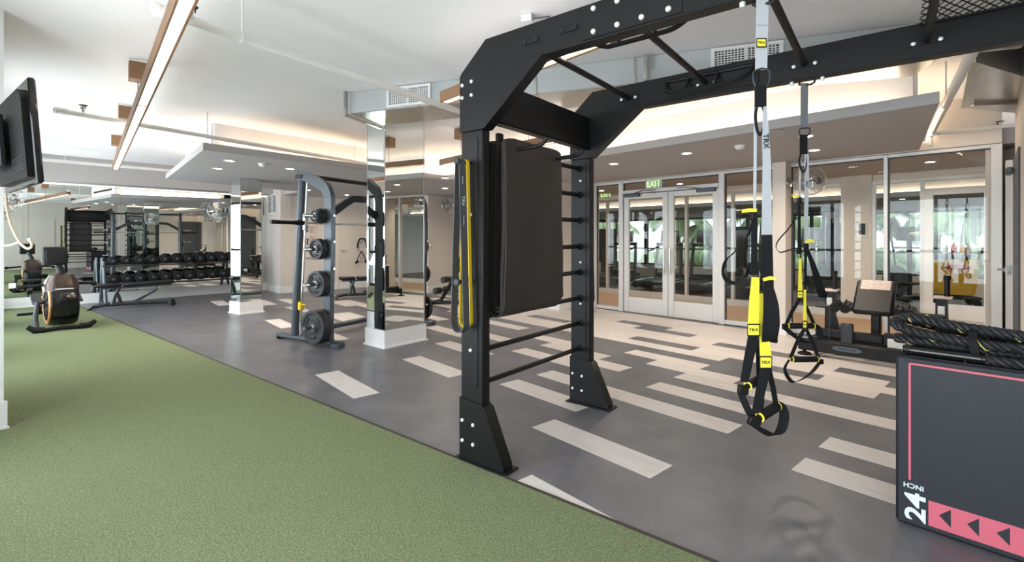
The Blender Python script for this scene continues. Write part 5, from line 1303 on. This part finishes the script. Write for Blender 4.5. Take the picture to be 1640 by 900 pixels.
ec = at(1047, 294.5, 8.30); ec.z = ec.z; exit_sign('green exit sign hanging above the glass double doors', ec, GN)
ec2 = at(970, 312, 11.2); exit_sign('small green exit sign inside the corridor behind the left side window', ec2, GN * .6 - GS * .5 + V((0, -1, 0)), .24, .17)
v0, v1 = sg(428, 3.57), sg(443, 3.57); pv = G((v0 + v1) / 2, 3.57); zv0, zv1 = H + (Y0 - 343) / F * pv.y, H + (Y0 - 311) / F * pv.y
vt = thing('wall_vent', 'white return air vent high on the beige pier behind the smith machine', 'vent')
for (a, b, c, d) in ((v0, v1, zv0, zv0 + .03), (v0, v1, zv1 - .03, zv1), (v0, v0 + .03, zv0, zv1), (v1 - .03, v1, zv0, zv1), ((v0 + v1) / 2 - .015, (v0 + v1) / 2 + .015, zv0, zv1)): gbox(MB(), a, b, 3.552, 3.575, c, d).build('vent_frame', M['white'], vt)
gb('backing', M['dgrey'], v0 + .01, v1 - .01, 3.551, 3.554, zv0 + .01, zv1 - .01, vt)
for k in range(14): z = zv0 + .04 + k * (zv1 - zv0 - .08) / 13; gb('louvre', M['white'], v0 + .03, v1 - .03, 3.556, 3.57, z - .008, z + .004, vt)
# cable attachments hanging on the back wall
for k, (px, py, lab) in enumerate(((580, 389, 'black double rope attachment hanging on the back wall'), (579, 414, 'black triangular cable handle hanging below the rope attachment'))):
    n_ = None
    r = (px - 820) / F; o0 = G(-6.54, 0); n_ = (o0.x - r * o0.y) / (r * GN.y - GN.x); c = G(-6.54, n_, H + (Y0 - py) / F * G(-6.54, n_).y)
    h = thing('cable_attachment', lab, 'cable handle', tuple(c)); a = GN
    if k == 0:
        for q in (-.12, .12): MB().tube([V((0, 0, .12)), a * (q * .6) + V((0, 0, .10)), a * q + V((0, 0, 0)), a * q * 1.1 + V((0, 0, -.14))], .022, 8).build('rope_end', M['rubber'], h)
    else:
        MB().tube([V((0, 0, .20)), a * -.16 + V((0, 0, -.10)), a * .16 + V((0, 0, -.10)), V((0, 0, .20))], .016, 8).build('bar_frame', M['black'], h)
        MB().cyl(a * -.17 + V((0, 0, -.12)), a * -.10 + V((0, 0, -.06)), .03, n=10).build('grip', M['rubber'], h); MB().cyl(a * .17 + V((0, 0, -.12)), a * .10 + V((0, 0, -.06)), .03, n=10).build('grip', M['rubber'], h)
    MB().cyl(V((0, 0, .12 if k == 0 else .2)), V((0, 0, .12 if k == 0 else .2)) - GS * .06, .010, n=8).build('wall_hook', M['chrome'], h)
# accessory board behind the plates
r = (497 - 820) / F; o0 = G(-6.58, 0); nb = (o0.x - r * o0.y) / (r * GN.y - GN.x)
ab = thing('accessory_board', 'tall wall board with pockets and handles seen behind the smith machine plates', 'board')
gb('panel', M['doorp'], -6.612, -6.585, nb - .12, nb + .14, .85, 1.75, ab)
for z in (1.0, 1.22, 1.45): gb('placard', M['poster'], -6.585, -6.575, nb - .09, nb + .02, z, z + .18, ab)
for z in (1.30, 1.62): MB().tube([G(-6.57, nb + .08, z), G(-6.50, nb + .09, z + .02), G(-6.52, nb + .10, z - .14)], .016, 6).build('handle', M['black'], ab)

jb = fl(845, 31, 2.87); jx = thing('junction_box', 'small white junction box on the ceiling above the rig beam', 'junction box', tuple(jb), DROT)
MB().box((0, 0, 0), (.075, .075, .05), .004).build('housing', M['white'], jx); MB().cyl((.03, 0, .0), (.16, .02, .005), .006, n=6).build('conduit', M['grey'], jx)
# ================================================================== BENCH MACHINE BY THE RIGHT WINDOW
BM0 = G(3.88, 1.28); bmz = lambda py, n=1.28: H + (Y0 - py) / F * 5.25
mch = thing('plate_bench_machine', 'low black floor machine with tilted vinyl pad by the right window', 'weight machine', (BM0.x, BM0.y, 0), GROT)
LB = 1.30                                     # local x along the glass wall, local y towards the glass
MB().box((LB / 2, 0, .12), (LB, .07, .13), .012).build('front_beam', M['black'], mch)
MB().box((LB / 2, .72, .12), (LB - .1, .07, .11), .012).build('rear_beam', M['black'], mch)
for x in (.16, LB - .16):
    MB().box((x, .36, .16), (.09, .72, .12), .012).build('side_beam', M['black'], mch)
    MB().prism([(-.05, .17), (-.045, .70), (.045, .70), (.05, .42), (.12, .17)], (x + .06, .36, 0), ex, ez, ey, .09).build('upright', M['black'], mch)
    MB().box((x + .07, .40, .715), (.15, .16, .025), .006).build('step_plate', M['poster'], mch, 'speckled top plate')
    MB().box((x + .06, .355, .58), (.055, .006, .10), .002).build('placard', M['paper'], mch)
    MB().cyl((x + .10, .42, .72), (x + .10, .42, .90), .024, n=12).build('horn', M['black'], mch)
    MB().cyl((x + .10, .42, .90), (x + .10, .42, .94), .030, n=12).build('horn_cap', M['rubber'], mch)
MB().cyl((.10, .30, .53), (LB - .08, .30, .53), .020, n=12).build('axle', M['dgrey'], mch)
for x in (.30, .40, LB - .44, LB - .34):
    MB().cyl((x, .22, .53), (x, .38, .56), .052, n=16).build('roller', M['vinyl'], mch)
    MB().prism([(-.045, .50), (0, .64), (.045, .50)], (x, .28, 0), ex, ez, ey, .03).build('roller_bracket', M['black'], mch)
MB().box((LB / 2 + .02, .33, .34), (.085, .10, .40), .012).build('centre_post', M['black'], mch)
pr = Matrix.Rotation(math.radians(48), 3, 'X')
MB().box((LB / 2 - .0, .34, .67), (.36, .46, .075), .025, pr).build('pad', M['vinyl'], mch)
MB().box(V((LB / 2 - .0, .34, .67)) + pr @ V((0, .145, .039)), (.27, .13, .004), .001, pr).build('placard', M['poster'], mch, 'worn instruction sticker on the pad')  # pale mottled sheet across the upper pad
MB().box((.46, .03, .28), (.12, .05, .24), .012).build('weight_cassette', M['dgrey'], mch)
MB().box((.46, .10, .26), (.62, .08, .09), .01).build('pulley_housing', M['black'], mch)
MB().box((LB - .33, .09, .27), (.40, .10, .12), .01).build('pulley_housing', M['black'], mch); MB().box((LB - .36, .035, .24), (.26, .006, .09), .001).build('placard', M['paper'], mch)
MB().cyl((.30, .02, .56), (.30, .02, .20), .004, n=6).build('cable', M['grey'], mch)
bd = MB(); bd.prism([(.085 * math.cos(t) * (1 if abs(math.cos(t)) < .99 else 1) + math.copysign(.05, math.cos(t)), .026 * math.sin(t)) for t in [2 * math.pi * (k + .5) / 24 for k in range(24)]], (.47, -.037, .125), ex, ez, V((0, -1, 0)), .003)
bo = bd.build('badge', M['grey'], mch); text('lettering', 'NAUTILUS', .034, M['ink'], bo, V((.475, -.0408, .125)), basis((1, 0, 0), (0, 0, 1), (0, -1, 0)), .0003, .0005)
for x, y in ((.06, .0), (LB - .06, 0), (.06, .72), (LB - .06, .72)): MB().lathe([(0, 0), (.07, 0), (.07, .018), (.045, .03), (.02, .036), (.02, .07), (0, .07)], (x, y, 0), (0, 0, 1), 16).build('foot', M['rubber'], mch)

# roman chair between the column and the rig
rc = fl(722, 489); rcm = thing('roman_chair', 'black hyperextension bench with roller pads behind the yellow band', 'bench', (rc.x, rc.y, 0), GROT + .4)
MB().tube([V((-.45, 0, .03)), V((-.1, 0, .06)), V((.55, 0, .06))], .035, 10).build('base_rail', M['black'], rcm)
for x in (-.45, .55): MB().bar((x, -.28, .035), (x, .28, .035), .06, .06, bev=.01).build('foot', M['black'], rcm)
MB().tube([V((-.25, 0, .06)), V((-.05, 0, .35)), V((.22, 0, .78))], .038, 10).build('upright', M['black'], rcm)
for z, x in ((.30, -.16), (.52, .02)):
    for y in (-.17, .17): MB().lathe([(0, -.10), (.045, -.10), (.06, -.085), (.06, .085), (.045, .10), (0, .10)], (x - .04, y, z), (0, 1, 0), 16).build('roller', M['vinyl'], rcm)
    MB().cyl((x - .04, -.28, z), (x - .04, .28, z), .014, n=8).build('roller_axle', M['grey'], rcm)
MB().bar((.20, -.10, .80), (.36, -.10, 1.0), .16, .07, bev=.02).build('hip_pad', M['vinyl'], rcm); MB().bar((.20, .10, .80), (.36, .10, 1.0), .16, .07, bev=.02).build('hip_pad', M['vinyl'], rcm)

# ================================================================== BEHIND THE GLASS
def treadmill_proto():
    t = thing('treadmill', 'x', 'treadmill')
    MB().box((0, 0, .14), (.84, 1.75, .16), .04).build('deck', M['blackp'], t); MB().box((0, -.02, .224), (.52, 1.6, .012), .004).build('belt', M['rubber'], t)
    for x in (-.36, .36):
        MB().box((x, -.02, .228), (.12, 1.6, .02), .006).build('side_rail', M['grey'], t)
        MB().tube([V((x, .55, .15)), V((x * .98, .62, .7)), V((x * .9, .72, 1.18))], .045, 8).build('upright', M['dgrey'], t)
        MB().tube([V((x * .9, .70, 1.12)), V((x * .95, .45, 1.02)), V((x * .95, .05, .98))], .022, 8).build('handrail', M['blackp'], t)
    MB().box((0, .74, .26), (.80, .30, .22), .06).build('motor_cover', M['dgrey'], t)
    MB().box((0, .70, 1.16), (.74, .16, .10), .03).build('console', M['blackp'], t); MB().box((0, .72, 1.38), (.50, .04, .33), .012, Matrix.Rotation(-.2, 3, 'X')).build('screen', M['screen'], t)
    return t
tm = treadmill_proto(); spots = [(sg(1118, -4.3), -4.3), (sg(1060, -4.3) - .05, -4.3), (sg(1176, -4.3) + .1, -4.3), (sg(985, -4.3), -4.3)]
labs = ['treadmill seen through the right leaf of the double doors', 'treadmill seen through the left leaf of the double doors', 'treadmill seen through the window right of the double doors', 'treadmill seen through the narrow side window left of the doors']
for i, (s, n) in enumerate(spots):
    o = tm if i == 0 else copy_tree(tm); p = G(s, n); o.location = (p.x, p.y, 0); o.rotation_euler = (0, 0, GROT + .15); o['label'] = labs[i]; o['group'] = 'treadmills behind the glass'
def elliptical(s, n, label, rz=0.0):
    p = G(s, n); t = thing('elliptical_trainer', label, 'elliptical', (p.x, p.y, 0), GROT + rz, 'elliptical trainers behind the glass')
    MB().box((0, 0, .05), (.62, .10, .08), .02).build('base_bar', M['blackp'], t); MB().box((0, .70, .05), (.62, .10, .08), .02).build('base_bar', M['blackp'], t); MB().box((0, .35, .07), (.12, .9, .08), .02).build('spine', M['dgrey'], t)
    MB().lathe([(0, -.10), (.30, -.10), (.33, -.06), (.33, .06), (.30, .10), (0, .10)], (0, .05, .42), (1, 0, 0), 28).build('flywheel_cover', M['blackp'], t)
    MB().tube([V((0, .60, .08)), V((0, .62, .8)), V((0, .60, 1.30))], .05, 8).build('mast', M['dgrey'], t)
    MB().box((0, .58, 1.42), (.46, .08, .30), .02).build('console', M['screen'], t)
    for x in (-.25, .25):
        MB().tube([V((x, .60, .45)), V((x * 1.05, .55, 1.0)), V((x * 1.1, .42, 1.45)), V((x * 1.1, .40, 1.62))], .024, 8).build('arm_lever', M['blackp'], t)
        MB().box((x * .7, .25, .30 + x * .3), (.16, .42, .05), .015).build('pedal', M['rubber'], t)
    MB().cyl((-.30, .58, 1.12), (.30, .58, 1.12), .022, n=8).build('grip_bar', M['blackp'], t)
elliptical(sg(1432, -5.3), -5.3, 'elliptical trainer silhouetted against the window behind the tilted pad', -.3)
elliptical(sg(1300, -5.6), -5.6, 'elliptical trainer half hidden behind the far suspension trainer', .2)
def stack_machine(s, n, label, rz):
    p = G(s, n); t = thing('cable_machine', label, 'weight machine', (p.x, p.y, 0), GROT + rz, 'cable machines behind the glass')
    for x in (-.32, .32):
        for y in (-.16, .16): MB().box((x, y, .98), (.06, .06, 1.9), .01).build('upright', M['dgrey'], t)
    MB().box((0, 0, 1.93), (.74, .42, .10), .02).build('top_frame', M['dgrey'], t); MB().box((0, 0, .06), (.78, .6, .10), .02).build('base', M['dgrey'], t)
    for k in range(12): MB().box((0, 0, .17 + .052 * k), (.40, .22, .044), .004).build('weight', M['iron'], t)
    for x in (-.12, .12): MB().cyl((x, 0, .12), (x, 0, 1.88), .012, n=8).build('guide_rod', M['chrome'], t)
    MB().box((0, -.22, 1.1), (.60, .012, 1.1), .004).build('shroud', M['blackp'], t)
    MB().box((.0, -.62, .46), (.34, .34, .08), .03).build('seat', M['vinyl'], t); MB().box((0, -.46, .82), (.30, .09, .60), .03).build('backrest', M['vinyl'], t); MB().box((0, -.55, .22), (.10, .30, .42), .01).build('seat_post', M['dgrey'], t)
stack_machine(sg(1178, -6.3), -6.3, 'dark cable machine behind the window right of the doors, nearer the doors', .2)
stack_machine(sg(1246, -6.3), -6.3, 'dark cable machine behind the near suspension trainer, nearer the pilaster', -.1)
stack_machine(sg(1330, -4.4), -4.4, 'seated cable machine behind the window with the chrome fan', 2.6)
stack_machine(sg(972, -6.4), -6.4, 'cable machine seen far behind the narrow side window', .6)
# display on the cardio room pillar, panel on the corridor wall
gbq = lambda px, n: sg(px, n)
sx_ = gbq(1332, -6.9); dp = thing('wall_display', 'black screen mounted on the pillar behind the window with the fan', 'screen'); yz = G(sx_, -6.9).y
gb('pillar', M['wall'], sx_ - .25, sx_ + .20, -7.45, -7.05, 0, 2.12, None).__setitem__('kind', 'structure')
bpy.data.objects['pillar'].name = 'wall_pillar'
gb('screen', M['screen'], sx_ - .17, sx_ + .13, -7.04, -6.99, H + (Y0 - 384) / F * yz, H + (Y0 - 350) / F * yz, dp, .01); gb('bracket', M['blackp'], sx_ - .06, sx_ + .02, -7.05, -7.04, 1.4, 1.6, dp)
sp0, sp1_ = gbq(1372, N2 + .07), gbq(1388, N2 + .07); yz = G(sp0, N2).y
cpn = thing('control_panel', 'small white framed control screen on the beige wall behind the glass', 'control panel')
gb('frame', M['paper'], sp0, sp1_, N2 + .062, N2 + .08, H + (Y0 - 380) / F * yz, H + (Y0 - 356) / F * yz, cpn, .004); gb('screen', M['dgrey'], sp0 + .03, sp1_ - .015, N2 + .08, N2 + .086, H + (Y0 - 376) / F * yz, H + (Y0 - 358) / F * yz, cpn, .002)
# janitor cart
cpos = fl(1527, 488); cart = thing('janitor_cart', 'yellow bag janitor cart with broom and mop behind the right glass door', 'cart', (cpos.x, cpos.y, 0), GROT + .35)
MB().box((0, 0, .16), (.72, .5, .06), .02).build('platform', M['blackp'], cart)
bagm = MB(); n_ = 20; R0 = [(.30, .21, .22), (.33, .24, .45), (.33, .24, .75), (.35, .26, .92)]
vs = []
for hx, hy, z in R0: vs += [V((hx * math.copysign(abs(math.cos(t)) ** .45, math.cos(t)), hy * math.copysign(abs(math.sin(t)) ** .45, math.sin(t)), z)) for t in [2 * math.pi * k / n_ for k in range(n_)]]
bagm.add(vs, [(i * n_ + k, i * n_ + (k + 1) % n_, (i + 1) * n_ + (k + 1) % n_, (i + 1) * n_ + k) for i in range(3) for k in range(n_)] + [tuple(range(n_ - 1, -1, -1))], True); bago = bagm.build('bag', M['cart'], cart, 'yellow vinyl bag')
MB().tube([V((.35 * math.copysign(abs(math.cos(t)) ** .45, math.cos(t)), .26 * math.copysign(abs(math.sin(t)) ** .45, math.sin(t)), .93)) for t in [2 * math.pi * k / n_ for k in range(n_)]], .02, 6, closed=True).build('rim', M['blackp'], cart)
lb = MB(); lb.prism([(.19 * math.cos(t), .055 * math.sin(t)) for t in [2 * math.pi * k / 20 for k in range(20)]], (0, -.247, .76), ex, ez, V((0, -1, 0)), .004); lb.build('label', M['red'], bago)
MB().box((0, .02, .985), (.60, .30, .05), .01).build('tray', M['dgrey'], cart)
for x, y in ((-.3, -.2), (.3, -.2), (-.3, .2), (.3, .2)): MB().cyl((x, y - .02, .065), (x, y + .02, .065), .065, n=14).build('wheel', M['rubber'], cart)
for x, y, z, r, c in ((-.12, .02, 1.10, .045, 'paper'), (.02, .04, 1.12, .05, 'red'), (.14, .0, 1.09, .04, 'cart'), (.24, .03, 1.09, .05, 'paper')): MB().lathe([(0, -.10), (r, -.10), (r, .04), (r * .5, .08), (r * .4, .11), (0, .11)], (x, y, z + .01), (0, 0, 1), 12).build('bottle', M[c], cart)
MB().cyl((.08, .20, .3), (.22, .22, 1.62), .013, n=8).build('broom_handle', M['wood'], cart)
MB().cyl((-.45, .05, .3), (-.42, .05, 1.38), .012, n=8).build('mop_handle', M['grey'], cart); MB().box((-.48, .05, 1.42), (.42, .10, .08), .02, Matrix.Rotation(-.05, 3, 'Y')).build('duster_head', M['leafa'], cart, 'flat green duster head')
MB().tube([V((.36, .05, .9)), V((.44, .05, 1.0)), V((.46, .05, 1.15))], .02, 8).build('push_handle', M['blackp'], cart)

# ================================================================== PALMS OUTSIDE
def frond_mesh(L, n=22):
    m = MB(); pts = [V((L * t, 0, .55 * L * t - .95 * L * t * t)) for t in [k / n for k in range(n + 1)]]
    m.tube(pts, [.018 * (1 - .8 * k / n) for k in range(n + 1)], 4)
    for k in range(3, n + 1):
        p = pts[k]; d = (pts[k] - pts[k - 1]).normalized(); l = L * .42 * math.sin(math.pi * min(1, .12 + .88 * k / n)) ** .6 + .06
        for s in (-1, 1):
            for q in (0, .5):
                b = pts[k - 1] + (p - pts[k - 1]) * q; tip = b + d * (l * .55) + V((0, s * l * .85, -l * (.25 + .1 * q))); w = d * .028
                m.add([b - w, b + w, tip, b + V((0, 0, .006))], [(0, 1, 2), (0, 2, 3), (1, 3, 2)])
    return m.mesh('frond', M['leafa'])
fm_ = [frond_mesh(1.5), frond_mesh(1.15)]
spots = [(sg(1085, -10), -10.0, 2.3, 'tall palm outside the window behind the double doors'), (sg(1140, -11), -11.0, 1.7, 'lower palm outside beside the right door leaf'), (sg(1318, -9.6), -9.6, 1.9, 'palm outside the window behind the chrome fan'),
         (sg(1395, -10.5), -10.5, 2.2, 'palm outside behind the beige corridor wall'), (sg(1500, -9.8), -9.8, 2.0, 'palm outside the window behind the janitor cart'), (sg(1220, -10.2), -10.2, 2.2, 'palm outside behind the cable machines'),
         (sg(1580, -11), -11.0, 2.1, 'palm outside at the far right end of the windows'), (sg(975, -10.5), -10.5, 2.0, 'palm outside behind the narrow side window')]
for i, (s, n, h, lab) in enumerate(spots):
    p = G(s, n); t = thing('palm_tree', lab, 'palm tree', (p.x, p.y, -.2), i * .7, 'palms outside the windows')
    MB().tube([V((0, 0, 0)), V((.04, .03, h * .5)), V((0, .08, h + .2))], [.13, .11, .09], 10).build('trunk', M['trunk'], t)
    for k in range(16):
        o = bpy.data.objects.new('frond', fm_[k % 2]); COL.objects.link(o); o.parent = t; o.location = (0, .08, h + .2); el = (-.1, -.55, .25, -.9)[k % 4]
        o.rotation_euler = (0, -el * .5, k * 2.4 + i); o.scale = (1, 1, 1)
for i, s in enumerate((-5, -3, -1, 1, 3, 5, 7, 9)):
    p = G(s, -13.5); b = MB(); rnd = random.Random(i)
    for k in range(26): b.ball((p.x + rnd.uniform(-1.1, 1.1), p.y + rnd.uniform(-.6, .6), rnd.uniform(.0, .65)), rnd.uniform(.25, .45), 7, 5)
    o = b.build('hedge', M['leafa']); tag(o, 'pale green hedge outside, %s from the left' % ORD[i], 'hedge', 'hedges outside the windows')
